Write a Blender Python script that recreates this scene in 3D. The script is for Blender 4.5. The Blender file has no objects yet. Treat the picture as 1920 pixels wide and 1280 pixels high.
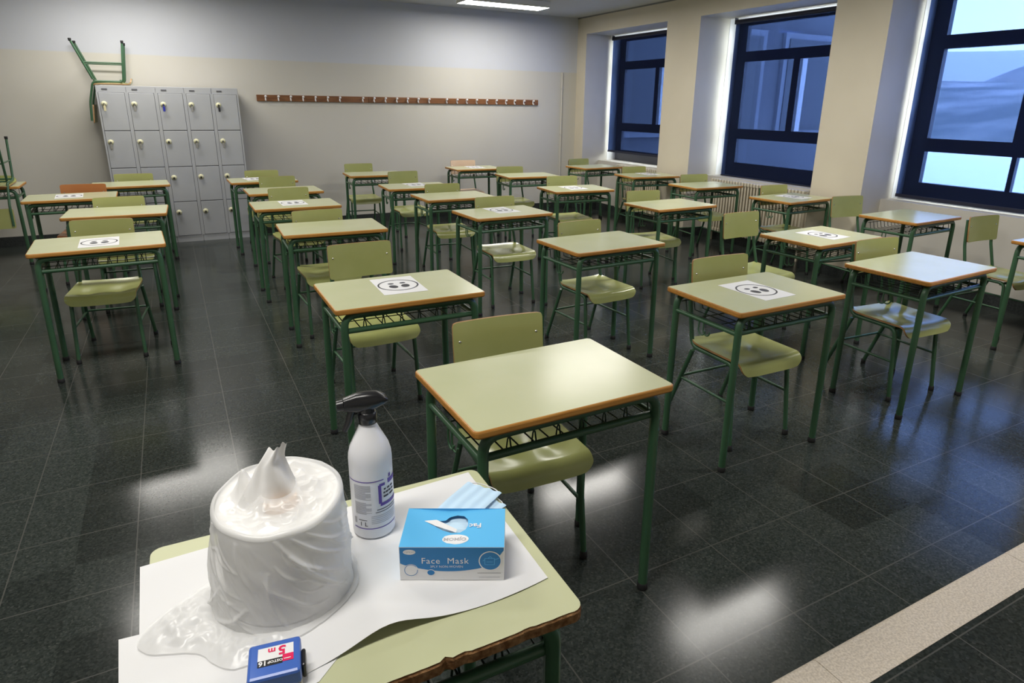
import bpy, bmesh, math, random
from mathutils import Vector, Matrix, Euler, noise
random.seed(7)
S = bpy.context.scene
COL = S.collection
PI = math.pi

# ------------------------------------------------------------------ camera
cd = bpy.data.cameras.new('camera')
cd.sensor_width = 36.0
cd.sensor_fit = 'HORIZONTAL'
cd.lens = 1208.6 * 36.0 / 1920.0
cd.shift_x = -28.2 / 1920.0
cd.shift_y = -63.8 / 1920.0
cd.clip_start = 0.02
cd.clip_end = 3000
cam = bpy.data.objects.new('camera', cd)
COL.objects.link(cam)
CAM_H = 1.6416
r0 = Vector((0.8811931, -0.4725513, 0.0139242))
r1 = Vector((-0.1296653, -0.2699082, -0.9541155))
r2 = Vector((0.4546268, 0.8389546, -0.2991148))
cam.matrix_world = Matrix(((r0.x, -r1.x, -r2.x, 0), (r0.y, -r1.y, -r2.y, 0), (r0.z, -r1.z, -r2.z, CAM_H), (0, 0, 0, 1)))
S.camera = cam

# ------------------------------------------------------------------ world, exposure
SKY = 12.0
LAMP = 30.0
w = bpy.data.worlds.new('sky')
S.world = w
w.use_nodes = True
nt = w.node_tree
bg = nt.nodes['Background']
bg.inputs['Color'].default_value = (0.92, 0.965, 1.0, 1)
bg.inputs['Strength'].default_value = SKY
S.view_settings.view_transform = 'Standard'
S.view_settings.look = 'None'
S.view_settings.gamma = 1
S.view_settings.use_curve_mapping = False
S.view_settings.exposure = 0.27
S.cycles.use_denoising = True
S.cycles.max_bounces = 10
S.cycles.transparent_max_bounces = 12
S.cycles.sample_clamp_indirect = 6

# ------------------------------------------------------------------ materials
def principled(name, color, rough=0.5, metal=0.0, spec=0.5):
    m = bpy.data.materials.new(name)
    m.use_nodes = True
    b = m.node_tree.nodes['Principled BSDF']
    b.inputs['Base Color'].default_value = (*color, 1)
    b.inputs['Roughness'].default_value = rough
    b.inputs['Metallic'].default_value = metal
    b.inputs['Specular IOR Level'].default_value = spec
    return m

def N(m, t, **kw):
    n = m.node_tree.nodes.new(t)
    for k, v in kw.items():
        if hasattr(n, k): setattr(n, k, v)
        else: n.inputs[k].default_value = v
    return n

def L(m, a, b): m.node_tree.links.new(a, b)

def varied(name, ca, cb, scale=6.0, rough=0.5, spec=0.5, detail=4.0, lo=0.35, hi=0.65, bump=0.0, stretch=None):
    """two colours mixed by noise"""
    m = principled(name, ca, rough, 0, spec)
    b = m.node_tree.nodes['Principled BSDF']
    tc = N(m, 'ShaderNodeTexCoord')
    no = N(m, 'ShaderNodeTexNoise', Scale=scale, Detail=detail)
    src = tc.outputs['Object']
    if stretch:
        mp = N(m, 'ShaderNodeMapping'); mp.inputs['Scale'].default_value = stretch
        L(m, src, mp.inputs['Vector']); src = mp.outputs['Vector']
    L(m, src, no.inputs['Vector'])
    rm = N(m, 'ShaderNodeMapRange'); rm.inputs['From Min'].default_value = lo; rm.inputs['From Max'].default_value = hi
    L(m, no.outputs['Fac'], rm.inputs['Value'])
    mx = N(m, 'ShaderNodeMix', data_type='RGBA')
    mx.inputs[6].default_value = (*ca, 1); mx.inputs[7].default_value = (*cb, 1)
    L(m, rm.outputs['Result'], mx.inputs[0]); L(m, mx.outputs[2], b.inputs['Base Color'])
    if bump:
        bp = N(m, 'ShaderNodeBump', Strength=bump, Distance=0.01)
        L(m, no.outputs['Fac'], bp.inputs['Height']); L(m, bp.outputs['Normal'], b.inputs['Normal'])
    return m

M = {}
M['desk_top'] = varied('desk laminate', (0.495, 0.515, 0.315), (0.535, 0.545, 0.35), 3.0, 0.23, 0.36)
M['desk_edge'] = varied('beech lipping', (0.42, 0.175, 0.030), (0.52, 0.25, 0.055), 8.0, 0.42, 0.4, stretch=(1, 8, 20))
M['worn_edge'] = varied('chipped particle board', (0.16, 0.07, 0.025), (0.36, 0.20, 0.09), 70.0, 0.75, 0.2, bump=0.8)
M['frame'] = varied('green enamel tube', (0.036, 0.098, 0.048), (0.048, 0.118, 0.060), 5.0, 0.34, 0.5)
M['foot'] = principled('black rubber', (0.012, 0.012, 0.013), 0.7)
M['chair'] = varied('olive laminate ply', (0.36, 0.385, 0.135), (0.41, 0.425, 0.165), 3.0, 0.20, 0.5)
M['chair_edge'] = varied('ply edge', (0.30, 0.15, 0.05), (0.42, 0.24, 0.10), 20.0, 0.5)
M['chair_beige'] = varied('beige laminate ply', (0.72, 0.52, 0.36), (0.78, 0.60, 0.44), 3.0, 0.3)
M['chair_orange'] = varied('orange brown laminate ply', (0.42, 0.15, 0.045), (0.48, 0.19, 0.06), 3.0, 0.3)
M['wire'] = principled('dark wire', (0.012, 0.035, 0.020), 0.4)
M['steel'] = principled('bright steel', (0.75, 0.74, 0.70), 0.25, 1.0)
M['paper'] = principled('white paper', (0.72, 0.72, 0.725), 0.75, 0, 0.2)
M['ink'] = principled('grey printed ink', (0.075, 0.075, 0.085), 0.7, 0, 0.2)
M['locker'] = varied('grey locker enamel', (0.39, 0.40, 0.42), (0.42, 0.43, 0.445), 4.0, 0.42, 0.4)
M['locker_gap'] = principled('gap shade and number plate', (0.10, 0.10, 0.11), 0.7)  # dark colour painting the shade in door gaps; number plates share it
M['lock'] = principled('cream lock rosette', (0.62, 0.60, 0.40), 0.4, 0.0)
M['lock_dark'] = principled('dark keyhole', (0.03, 0.03, 0.025), 0.5)
M['key_blue'] = principled('blue key tag', (0.02, 0.03, 0.35), 0.4)
M['key_black'] = principled('black key tag', (0.02, 0.02, 0.025), 0.4)
M['key_cream'] = principled('cream key tag', (0.65, 0.58, 0.36), 0.5)
M['key_steel'] = principled('key steel', (0.35, 0.34, 0.32), 0.4, 0.6)
M['rack'] = varied('brown coat rack wood', (0.155, 0.060, 0.022), (0.24, 0.105, 0.042), 5.0, 0.4, 0.4, stretch=(1, 8, 8))
M['hook'] = principled('white hook', (0.80, 0.79, 0.80), 0.35)
M['radiator'] = principled('cream radiator enamel', (0.62, 0.56, 0.43), 0.5)
M['valve'] = principled('red tap', (0.22, 0.02, 0.02), 0.5)
M['window'] = principled('dark anodised frame', (0.10, 0.10, 0.11), 0.5)
M['bottle'] = principled('white plastic', (0.80, 0.80, 0.83), 0.35)
M['black_plastic'] = principled('black plastic', (0.012, 0.012, 0.014), 0.28)
M['purple'] = principled('purple ink', (0.13, 0.07, 0.36), 0.5)
M['grey_ink'] = principled('grey print', (0.42, 0.42, 0.45), 0.6)
M['box_light'] = principled('light blue card', (0.105, 0.47, 0.83), 0.42)
M['box_blue'] = principled('blue card', (0.008, 0.19, 0.50), 0.45)
M['card'] = principled('white card', (0.80, 0.80, 0.81), 0.45)
M['mask'] = principled('pale blue mask cloth', (0.52, 0.70, 0.86), 0.85)
M['mask_in'] = principled('shaded mask cloth', (0.20, 0.36, 0.52), 0.85)
M['tape'] = principled('blue plastic case', (0.055, 0.14, 0.50), 0.32)
M['tape_low'] = principled('pale lower case', (0.50, 0.47, 0.38), 0.5)
M['magenta'] = principled('magenta print', (0.75, 0.01, 0.10), 0.5)
M['black_ink'] = principled('black print', (0.012, 0.012, 0.012), 0.5)
M['white_ink'] = principled('white print', (0.82, 0.82, 0.82), 0.5)
M['core'] = principled('cardboard core', (0.62, 0.42, 0.27), 0.8)
M['roll'] = principled('tissue paper', (0.87, 0.86, 0.845), 0.9, 0, 0.1)
M['conduit'] = principled('painted conduit', (0.60, 0.57, 0.50), 0.5)
M['lamp_body'] = principled('white lamp housing', (0.75, 0.75, 0.74), 0.5)
M['base'] = varied('dark terrazzo skirting', (0.020, 0.024, 0.024), (0.045, 0.05, 0.05), 60, 0.3)

def emitter(name, col, strength):
    m = bpy.data.materials.new(name); m.use_nodes = True
    b = m.node_tree.nodes['Principled BSDF']
    b.inputs['Base Color'].default_value = (0.8, 0.8, 0.8, 1)
    b.inputs['Emission Color'].default_value = (*col, 1)
    b.inputs['Emission Strength'].default_value = strength
    return m
M['tube'] = emitter('lit fluorescent diffuser', (1.0, 0.965, 0.90), LAMP)

# painted plaster, cream below and white above a height
def wall_paint():
    m = principled('two tone wall paint', (0.6, 0.6, 0.6), 0.55, 0, 0.3)
    b = m.node_tree.nodes['Principled BSDF']
    ge = N(m, 'ShaderNodeNewGeometry'); sx = N(m, 'ShaderNodeSeparateXYZ')
    L(m, ge.outputs['Position'], sx.inputs[0])
    no = N(m, 'ShaderNodeTexNoise', Scale=1.3, Detail=5.0)
    L(m, ge.outputs['Position'], no.inputs['Vector'])
    st = N(m, 'ShaderNodeMapRange'); st.inputs['From Min'].default_value = 2.135; st.inputs['From Max'].default_value = 2.15
    L(m, sx.outputs['Z'], st.inputs['Value'])
    mx = N(m, 'ShaderNodeMix', data_type='RGBA')
    mx.inputs[6].default_value = (0.575, 0.552, 0.495, 1); mx.inputs[7].default_value = (0.545, 0.56, 0.60, 1)
    L(m, st.outputs['Result'], mx.inputs[0])
    mr = N(m, 'ShaderNodeMapRange'); mr.inputs['To Min'].default_value = 0.93; mr.inputs['To Max'].default_value = 1.05
    L(m, no.outputs['Fac'], mr.inputs['Value'])
    ml = N(m, 'ShaderNodeMix', data_type='RGBA', blend_type='MULTIPLY'); ml.inputs[0].default_value = 1
    L(m, mx.outputs[2], ml.inputs[6]); L(m, mr.outputs['Result'], ml.inputs[7])
    L(m, ml.outputs[2], b.inputs['Base Color'])
    return m
M['wall'] = wall_paint()
M['pier'] = varied('cream pier paint', (0.62, 0.56, 0.44), (0.66, 0.60, 0.48), 1.5, 0.55, 0.3)
M['reveal'] = varied('pale reveal paint', (0.56, 0.53, 0.47), (0.60, 0.57, 0.51), 1.5, 0.5, 0.3)
M['ceiling'] = varied('ceiling paint', (0.50, 0.51, 0.50), (0.54, 0.55, 0.54), 1.0, 0.7, 0.2)
M['dais_edge'] = varied('cream terrazzo nosing', (0.50, 0.43, 0.34), (0.68, 0.60, 0.49), 160.0, 0.5, 0.3, detail=2.0)

TILE, TX, TY = 0.3968, 1.6686, 1.5323
def terrazzo(name, joints=True, dx=0.0, dy=0.0):
    m = principled(name, (0.02, 0.02, 0.02), 0.2, 0, 0.20)
    b = m.node_tree.nodes['Principled BSDF']
    ge = N(m, 'ShaderNodeNewGeometry')
    sx = N(m, 'ShaderNodeSeparateXYZ'); L(m, ge.outputs['Position'], sx.inputs[0])
    def axis(out, off):
        a = N(m, 'ShaderNodeMath', operation='SUBTRACT'); L(m, out, a.inputs[0]); a.inputs[1].default_value = off - TILE / 2
        d = N(m, 'ShaderNodeMath', operation='DIVIDE'); L(m, a.outputs[0], d.inputs[0]); d.inputs[1].default_value = TILE
        fl = N(m, 'ShaderNodeMath', operation='FLOOR'); L(m, d.outputs[0], fl.inputs[0])
        f = N(m, 'ShaderNodeMath', operation='SUBTRACT'); L(m, d.outputs[0], f.inputs[0]); L(m, fl.outputs[0], f.inputs[1])
        c = N(m, 'ShaderNodeMath', operation='SUBTRACT'); L(m, f.outputs[0], c.inputs[0]); c.inputs[1].default_value = 0.5
        ab = N(m, 'ShaderNodeMath', operation='ABSOLUTE'); L(m, c.outputs[0], ab.inputs[0])
        lt = N(m, 'ShaderNodeMath', operation='LESS_THAN'); L(m, ab.outputs[0], lt.inputs[0]); lt.inputs[1].default_value = 0.0055
        return lt.outputs[0], fl.outputs[0]
    jx, ix = axis(sx.outputs['X'], TX + dx)
    jy, iy = axis(sx.outputs['Y'], TY + dy)
    j = N(m, 'ShaderNodeMath', operation='MAXIMUM'); L(m, jx, j.inputs[0]); L(m, jy, j.inputs[1])
    # per tile tone
    cb = N(m, 'ShaderNodeCombineXYZ'); L(m, ix, cb.inputs[0]); L(m, iy, cb.inputs[1])
    wn = N(m, 'ShaderNodeTexWhiteNoise', noise_dimensions='2D'); L(m, cb.outputs[0], wn.inputs['Vector'])
    # chips
    vo = N(m, 'ShaderNodeTexVoronoi', Scale=150.0); L(m, ge.outputs['Position'], vo.inputs['Vector'])
    hs = N(m, 'ShaderNodeSeparateColor'); L(m, vo.outputs['Color'], hs.inputs[0])
    r1_ = N(m, 'ShaderNodeValToRGB')
    e = r1_.color_ramp.elements
    e[0].position = 0.0; e[0].color = (0.018, 0.022, 0.020, 1)
    e[1].position = 1.0; e[1].color = (0.060, 0.066, 0.060, 1)
    for p_, c_ in ((0.45, (0.028, 0.034, 0.031, 1)), (0.85, (0.038, 0.044, 0.040, 1)), (0.97, (0.046, 0.052, 0.047, 1))):
        q = e.new(p_); q.color = c_
    L(m, hs.outputs[0], r1_.inputs['Fac'])
    no = N(m, 'ShaderNodeTexNoise', Scale=0.8, Detail=4.0); L(m, ge.outputs['Position'], no.inputs['Vector'])
    tone = N(m, 'ShaderNodeMapRange'); tone.inputs['To Min'].default_value = 0.75; tone.inputs['To Max'].default_value = 1.3
    L(m, wn.outputs['Value'], tone.inputs['Value'])
    ml = N(m, 'ShaderNodeMix', data_type='RGBA', blend_type='MULTIPLY'); ml.inputs[0].default_value = 1
    L(m, r1_.outputs['Color'], ml.inputs[6]); L(m, tone.outputs['Result'], ml.inputs[7])
    mx = N(m, 'ShaderNodeMix', data_type='RGBA')
    mx.inputs[7].default_value = (0.085, 0.085, 0.078, 1)
    L(m, ml.outputs[2], mx.inputs[6])
    if joints: L(m, j.outputs[0], mx.inputs[0])
    else: mx.inputs[0].default_value = 0
    L(m, mx.outputs[2], b.inputs['Base Color'])
    rr = N(m, 'ShaderNodeMapRange'); rr.inputs['From Min'].default_value = 0.3; rr.inputs['From Max'].default_value = 0.7
    rr.inputs['To Min'].default_value = 0.13; rr.inputs['To Max'].default_value = 0.20
    L(m, no.outputs['Fac'], rr.inputs['Value'])
    L(m, rr.outputs['Result'], b.inputs['Roughness'])
    return m
M['floor'] = terrazzo('dark green terrazzo tiles')
M['dais_floor'] = terrazzo('dark terrazzo of the platform', dx=0.208)

def blind_cloth():
    m = bpy.data.materials.new('navy screen cloth'); m.use_nodes = True
    t = m.node_tree; t.nodes.clear()
    o = t.nodes.new('ShaderNodeOutputMaterial')
    # a woven screen: the holes close up as the view gets more oblique to the cloth
    tr = t.nodes.new('ShaderNodeBsdfTransparent')
    ge = t.nodes.new('ShaderNodeNewGeometry'); dt = t.nodes.new('ShaderNodeVectorMath'); dt.operation = 'DOT_PRODUCT'
    ab = t.nodes.new('ShaderNodeMath'); ab.operation = 'ABSOLUTE'
    pw = t.nodes.new('ShaderNodeMath'); pw.operation = 'POWER'; pw.inputs[1].default_value = 1.6
    sc = t.nodes.new('ShaderNodeVectorMath'); sc.operation = 'SCALE'; sc.inputs[0].default_value = (0.083, 0.137, 0.325)
    t.links.new(ge.outputs['Normal'], dt.inputs[0]); t.links.new(ge.outputs['Incoming'], dt.inputs[1])
    t.links.new(dt.outputs['Value'], ab.inputs[0]); t.links.new(ab.outputs[0], pw.inputs[0])
    t.links.new(pw.outputs[0], sc.inputs['Scale']); t.links.new(sc.outputs[0], tr.inputs[0])
    df = t.nodes.new('ShaderNodeBsdfDiffuse'); df.inputs[0].default_value = (0.009, 0.012, 0.026, 1)
    a = t.nodes.new('ShaderNodeAddShader')
    t.links.new(tr.outputs[0], a.inputs[0]); t.links.new(df.outputs[0], a.inputs[1]); t.links.new(a.outputs[0], o.inputs[0])
    return m
M['blind'] = blind_cloth()
M['blind_bar'] = principled('navy hem bar', (0.008, 0.010, 0.028), 0.6)
def glass():
    m = bpy.data.materials.new('window glass'); m.use_nodes = True
    t = m.node_tree; t.nodes.clear()
    o = t.nodes.new('ShaderNodeOutputMaterial')
    tr = t.nodes.new('ShaderNodeBsdfTransparent'); tr.inputs[0].default_value = (0.93, 0.95, 0.95, 1)
    gl = t.nodes.new('ShaderNodeBsdfGlossy'); gl.inputs['Roughness'].default_value = 0.02
    mx = t.nodes.new('ShaderNodeMixShader'); mx.inputs[0].default_value = 0.06
    t.links.new(tr.outputs[0], mx.inputs[1]); t.links.new(gl.outputs[0], mx.inputs[2]); t.links.new(mx.outputs[0], o.inputs[0])
    return m
M['glass'] = glass()
def film():
    m = bpy.data.materials.new('thin white plastic film'); m.use_nodes = True
    t = m.node_tree; t.nodes.clear()
    o = t.nodes.new('ShaderNodeOutputMaterial')
    tr = t.nodes.new('ShaderNodeBsdfTransparent'); tr.inputs[0].default_value = (0.97, 0.97, 0.96, 1)
    df = t.nodes.new('ShaderNodeBsdfDiffuse'); df.inputs[0].default_value = (0.91, 0.91, 0.91, 1)
    tl = t.nodes.new('ShaderNodeBsdfTranslucent'); tl.inputs[0].default_value = (0.91, 0.91, 0.91, 1)
    gl = t.nodes.new('ShaderNodeBsdfGlossy'); gl.inputs['Roughness'].default_value = 0.28
    m1 = t.nodes.new('ShaderNodeMixShader'); m1.inputs[0].default_value = 0.22
    m2 = t.nodes.new('ShaderNodeMixShader'); m2.inputs[0].default_value = 0.42
    m3 = t.nodes.new('ShaderNodeMixShader'); m3.inputs[0].default_value = 0.03
    tc = t.nodes.new('ShaderNodeTexCoord'); no = t.nodes.new('ShaderNodeTexNoise'); no.noise_type = 'RIDGED_MULTIFRACTAL'
    no.inputs['Scale'].default_value = 22; no.inputs['Detail'].default_value = 4
    bp = t.nodes.new('ShaderNodeBump'); bp.inputs['Strength'].default_value = 0.16; bp.inputs['Distance'].default_value = 0.006
    t.links.new(tc.outputs['Object'], no.inputs['Vector']); t.links.new(no.outputs['Fac'], bp.inputs['Height'])
    for q in (df, tl, gl): t.links.new(bp.outputs['Normal'], q.inputs['Normal'])
    t.links.new(df.outputs[0], m1.inputs[1]); t.links.new(tl.outputs[0], m1.inputs[2])
    t.links.new(m1.outputs[0], m2.inputs[1]); t.links.new(tr.outputs[0], m2.inputs[2])
    t.links.new(m2.outputs[0], m3.inputs[1]); t.links.new(gl.outputs[0], m3.inputs[2])
    t.links.new(m3.outputs[0], o.inputs[0])
    return m
M['film'] = film()

# ------------------------------------------------------------------ mesh helpers
class MB:
    def __init__(s): s.v = []; s.f = []; s.m = []; s.sm = []
    def add(s, vs, fs, mi=0, smooth=False):
        o = len(s.v); s.v += [tuple(v) for v in vs]
        for f in fs:
            s.f.append([i + o for i in f]); s.m.append(mi); s.sm.append(smooth)
        return s
    def box(s, a, b, mi=0):
        x0, y0, z0 = a; x1, y1, z1 = b
        return s.add([(x0, y0, z0), (x1, y0, z0), (x1, y1, z0), (x0, y1, z0), (x0, y0, z1), (x1, y0, z1), (x1, y1, z1), (x0, y1, z1)],
                     [(0, 3, 2, 1), (4, 5, 6, 7), (0, 1, 5, 4), (1, 2, 6, 5), (2, 3, 7, 6), (3, 0, 4, 7)], mi)
    def bbox(s, a, b, r=0.004, mi=0):
        """box with chamfered edges"""
        bm = bmesh.new()
        t = MB().box(a, b)
        vs = [bm.verts.new(v) for v in t.v]
        for f in t.f: bm.faces.new([vs[i] for i in f])
        bmesh.ops.bevel(bm, geom=list(bm.edges), offset=r, segments=2, affect='EDGES', profile=0.5)
        bm.verts.index_update()
        s.add([v.co for v in bm.verts], [[v.index for v in f.verts] for f in bm.faces], mi)
        bm.free(); return s
    def tube(s, pts, r, n=10, mi=0, cap=True, bend=0.0, closed=False):
        P = [Vector(p) for p in pts]
        if bend:
            Q = [P[0]]
            for i in range(1, len(P) - 1):
                a, b, c = P[i - 1], P[i], P[i + 1]
                d = min(bend, (a - b).length * 0.49, (c - b).length * 0.49)
                p, q = b + (a - b).normalized() * d, b + (c - b).normalized() * d
                for k in range(6):
                    t = k / 5
                    Q.append(p * (1 - t) ** 2 + b * 2 * t * (1 - t) + q * t * t)
            Q.append(P[-1]); P = Q
        vs = []; fs = []
        d0 = (P[1] - P[0]).normalized()
        u = d0.orthogonal().normalized()
        k = len(P)
        for i in range(k):
            if closed: d = (P[(i + 1) % k] - P[i - 1]).normalized()
            elif i == 0: d = d0
            elif i == k - 1: d = (P[-1] - P[-2]).normalized()
            else: d = ((P[i] - P[i - 1]).normalized() + (P[i + 1] - P[i]).normalized()).normalized()
            u = (u - d * u.dot(d)).normalized(); v = d.cross(u)
            rr = r[i] if isinstance(r, (list, tuple)) else r
            for j in range(n):
                a = 2 * PI * j / n
                vs.append(P[i] + u * math.cos(a) * rr + v * math.sin(a) * rr)
        for i in range(k if closed else k - 1):
            i2 = (i + 1) % k
            for j in range(n):
                j2 = (j + 1) % n
                fs.append((i * n + j, i * n + j2, i2 * n + j2, i2 * n + j))
        s.add(vs, fs, mi, True)
        if cap and not closed:
            s.add([vs[j] for j in range(n)], [list(range(n))[::-1]], mi)
            s.add([vs[(k - 1) * n + j] for j in range(n)], [list(range(n))], mi)
        return s
    def lathe(s, prof, c=(0, 0, 0), n=32, mi=0, smooth=True):
        vs = []; fs = []
        for (r, z) in prof:
            for j in range(n):
                a = 2 * PI * j / n
                vs.append((c[0] + r * math.cos(a), c[1] + r * math.sin(a), c[2] + z))
        for i in range(len(prof) - 1):
            for j in range(n):
                j2 = (j + 1) % n
                fs.append((i * n + j, i * n + j2, (i + 1) * n + j2, (i + 1) * n + j))
        return s.add(vs, fs, mi, smooth)
    def prism(s, poly, z0, z1, mi=0, mi_side=None, smooth_side=False):
        n = len(poly)
        if mi_side is None: mi_side = mi
        s.add([(x, y, z1) for x, y in poly], [list(range(n))], mi)
        s.add([(x, y, z0) for x, y in poly], [list(range(n))[::-1]], mi)
        vs = [(x, y, z0) for x, y in poly] + [(x, y, z1) for x, y in poly]
        return s.add(vs, [(i, (i + 1) % n, n + (i + 1) % n, n + i) for i in range(n)], mi_side, smooth_side)
    def flat(s, poly, z, mi=0):
        return s.add([(x, y, z) for x, y in poly], [list(range(len(poly)))], mi)
    def grid(s, fn, nu, nv, mi=0, smooth=True, wrap=False):
        vs = [fn(i / nu, j / nv) for j in range(nv + 1) for i in range(nu + (0 if wrap else 1))]
        k = nu if wrap else nu + 1
        fs = []
        for j in range(nv):
            for i in range(nu):
                i2 = (i + 1) % k
                fs.append((j * k + i, j * k + i2, (j + 1) * k + i2, (j + 1) * k + i))
        return s.add(vs, fs, mi, smooth)
    def xf(s, mat):
        s.v = [tuple(mat @ Vector(v)) for v in s.v]; return s
    def join(s, o, mi_off=0):
        k = len(s.v); s.v += o.v
        s.f += [[i + k for i in f] for f in o.f]; s.m += [i + mi_off for i in o.m]; s.sm += o.sm
        return s
    def build(s, name, mats, parent=None, loc=None, rot=None):
        if not isinstance(mats, (list, tuple)): mats = [mats]
        me = bpy.data.meshes.new(name)
        me.from_pydata(s.v, [], s.f)
        for m in mats: me.materials.append(m)
        me.polygons.foreach_set('material_index', s.m)
        me.polygons.foreach_set('use_smooth', s.sm)
        me.update()
        o = bpy.data.objects.new(name, me)
        COL.objects.link(o)
        if parent: o.parent = parent
        if loc: o.location = loc
        if rot: o.rotation_euler = rot
        return o

def rrect(w, d, r, n=5, cx=0, cy=0):
    p = []
    for sx, sy, a0 in ((1, 1, 0), (-1, 1, 90), (-1, -1, 180), (1, -1, 270)):
        for k in range(n + 1):
            a = math.radians(a0 + 90 * k / n)
            p.append((cx + sx * (w / 2 - r) + r * math.cos(a), cy + sy * (d / 2 - r) + r * math.sin(a)))
    return p

def ellipse(cx, cy, a, b, n=28):
    return [(cx + a * math.cos(2 * PI * k / n), cy + b * math.sin(2 * PI * k / n)) for k in range(n)]

def text_mb(body, size, mi=0, spacing=1.0, bold=0.0):
    """flat lettering in the XY plane, centred"""
    cu = bpy.data.curves.new('t', 'FONT'); cu.body = body; cu.size = size
    cu.align_x = 'CENTER'; cu.align_y = 'CENTER'; cu.resolution_u = 2; cu.offset = bold; cu.space_character = spacing
    o = bpy.data.objects.new('t', cu); COL.objects.link(o)
    dg = bpy.context.evaluated_depsgraph_get(); dg.update()
    me = bpy.data.meshes.new_from_object(o.evaluated_get(dg))
    mb = MB().add([v.co for v in me.vertices], [list(p.vertices) for p in me.polygons], mi)
    bpy.data.objects.remove(o); bpy.data.curves.remove(cu); bpy.data.meshes.remove(me)
    return mb

def tag(o, label, cat, group=None, kind=None):
    o['label'] = label; o['category'] = cat
    if group: o['group'] = group
    if kind: o['kind'] = kind
    return o
def thing(name, label, cat, loc=(0, 0, 0), rz=0.0, group=None):
    o = bpy.data.objects.new(name, None); COL.objects.link(o)
    o.empty_display_size = 0.1
    o.location = loc; o.rotation_euler = (0, 0, rz)
    return tag(o, label, cat, group)
def struct(o): o['kind'] = 'structure'; return o
def copy_tree(o, parent=None):
    c = o.copy(); COL.objects.link(c)
    if parent: c.parent = parent
    for ch in list(o.children): copy_tree(ch, c)
    return c

# ------------------------------------------------------------------ room
XL, XR, YB, YF, ZC = -3.3, 5.85, 9.25, -1.3, 2.945
XO = 6.62                      # outer face of the window wall
struct(MB().box((XL - 0.2, YF - 0.2, -0.2), (XO, YB + 0.2, 0)).build('floor', M['floor']))
struct(MB().box((XL - 0.2, YF - 0.2, ZC), (XO, YB + 0.2, ZC + 0.2)).build('ceiling', M['ceiling']))
struct(MB().box((XL - 0.2, YB, 0), (XO, YB + 0.2, ZC)).build('wall_back', M['wall']))
struct(MB().box((XL - 0.2, YF, 0), (XL, YB, ZC)).build('wall_left', M['wall']))
struct(MB().box((XL - 0.2, YF - 0.2, 0), (XO, YF, ZC)).build('wall_front', M['wall']))
NICHES = [(7.105, 9.00), (4.60, 6.49), (2.13, 4.02), (-0.35, 1.54)]
ZN, SILL = 2.70, 0.80
mb = MB()
def wallbox(a, b):
    # faces towards the room are cream, faces inside the niches are white
    x0, y0, z0 = a; x1, y1, z1 = b
    t = MB().box(a, b)
    t.m = [1, 1, 1, 1, 1, 0]
    mb.join(t)
edges = [YB] + [e for n in NICHES for e in (n[1], n[0])] + [YF]
for k in range(0, len(edges), 2):
    wallbox((XR, edges[k + 1], 0), (XO, edges[k], ZC))
for y0, y1 in NICHES:
    wallbox((XR, y0, ZN), (XO, y1, ZC))
    mb.box((6.17, y0, 0), (XO, y1, SILL), 1)
wall_r = struct(mb.build('wall_right', [M['pier'], M['reveal']]))
mb = MB()  # white lining added to whiten the daylit strip of reveal beside each blind
for y0, y1 in NICHES:
    mb.box((6.335, y1 - 0.004, SILL), (XO, y1, ZN)); mb.box((6.335, y0, SILL), (XO, y0 + 0.004, ZN)); mb.box((6.335, y0, ZN - 0.004), (XO, y1, ZN))
struct(mb.build('trim_3', principled('white lining for daylit strip', (0.84, 0.84, 0.84), 0.4)))
struct(MB().box((XL, YB - 0.018, 0), (XR, YB, 0.115)).build('baseboard_back', M['base']))
mb = MB()
for k in range(0, len(edges), 2):
    mb.box((XR - 0.018, edges[k + 1] - 0.018, 0), (XR, min(edges[k] + 0.018, YB - 0.018), 0.115))
for y0, y1 in NICHES:
    mb.box((6.152, y0, 0), (6.17, y1, 0.115))
    mb.box((XR, y0, 0), (6.152, y0 + 0.018, 0.115)); mb.box((XR, y1 - 0.018, 0), (6.152, y1, 0.115))
struct(mb.build('baseboard_right', M['base']))
# platform along the front wall with its cream nosing
DZ, DY, DX0 = 0.15, 0.892, 0.98
struct(MB().box((DX0, YF, 0), (XR, DY - 0.134, DZ)).build('floor_platform', M['dais_floor']))
mb = MB()
joints = [DX0, 1.424, 2.424, 3.424, 4.424, XR]
for a, b in zip(joints, joints[1:]):
    prof = [(DY - 0.134, 0.0), (DY - 0.134, DZ + 0.001)]
    for k in range(7):
        t = math.radians(90 - 90 * k / 6)
        prof.append((DY - 0.022 + 0.022 * math.cos(t), DZ + 0.001 - 0.022 + 0.022 * math.sin(t)))
    prof.append((DY, 0.0))
    n = len(prof)
    xa, xb = a + 0.0012, b - 0.0012
    vs = [(xa, y, z) for y, z in prof] + [(xb, y, z) for y, z in prof]
    mb.add(vs, [(i, (i + 1) % n, n + (i + 1) % n, n + i) for i in range(n)] + [list(range(n)), list(range(n, 2 * n))[::-1]])
struct(mb.build('trim_1', M['dais_edge']))
# grey strip painted as the beam's shadow line between ceiling and window wall
struct(MB().box((XR - 0.012, YF, ZC - 0.016), (XR, YB, ZC)).build('trim_2', principled('grey shadow line', (0.20, 0.20, 0.19), 0.7)))

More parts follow.
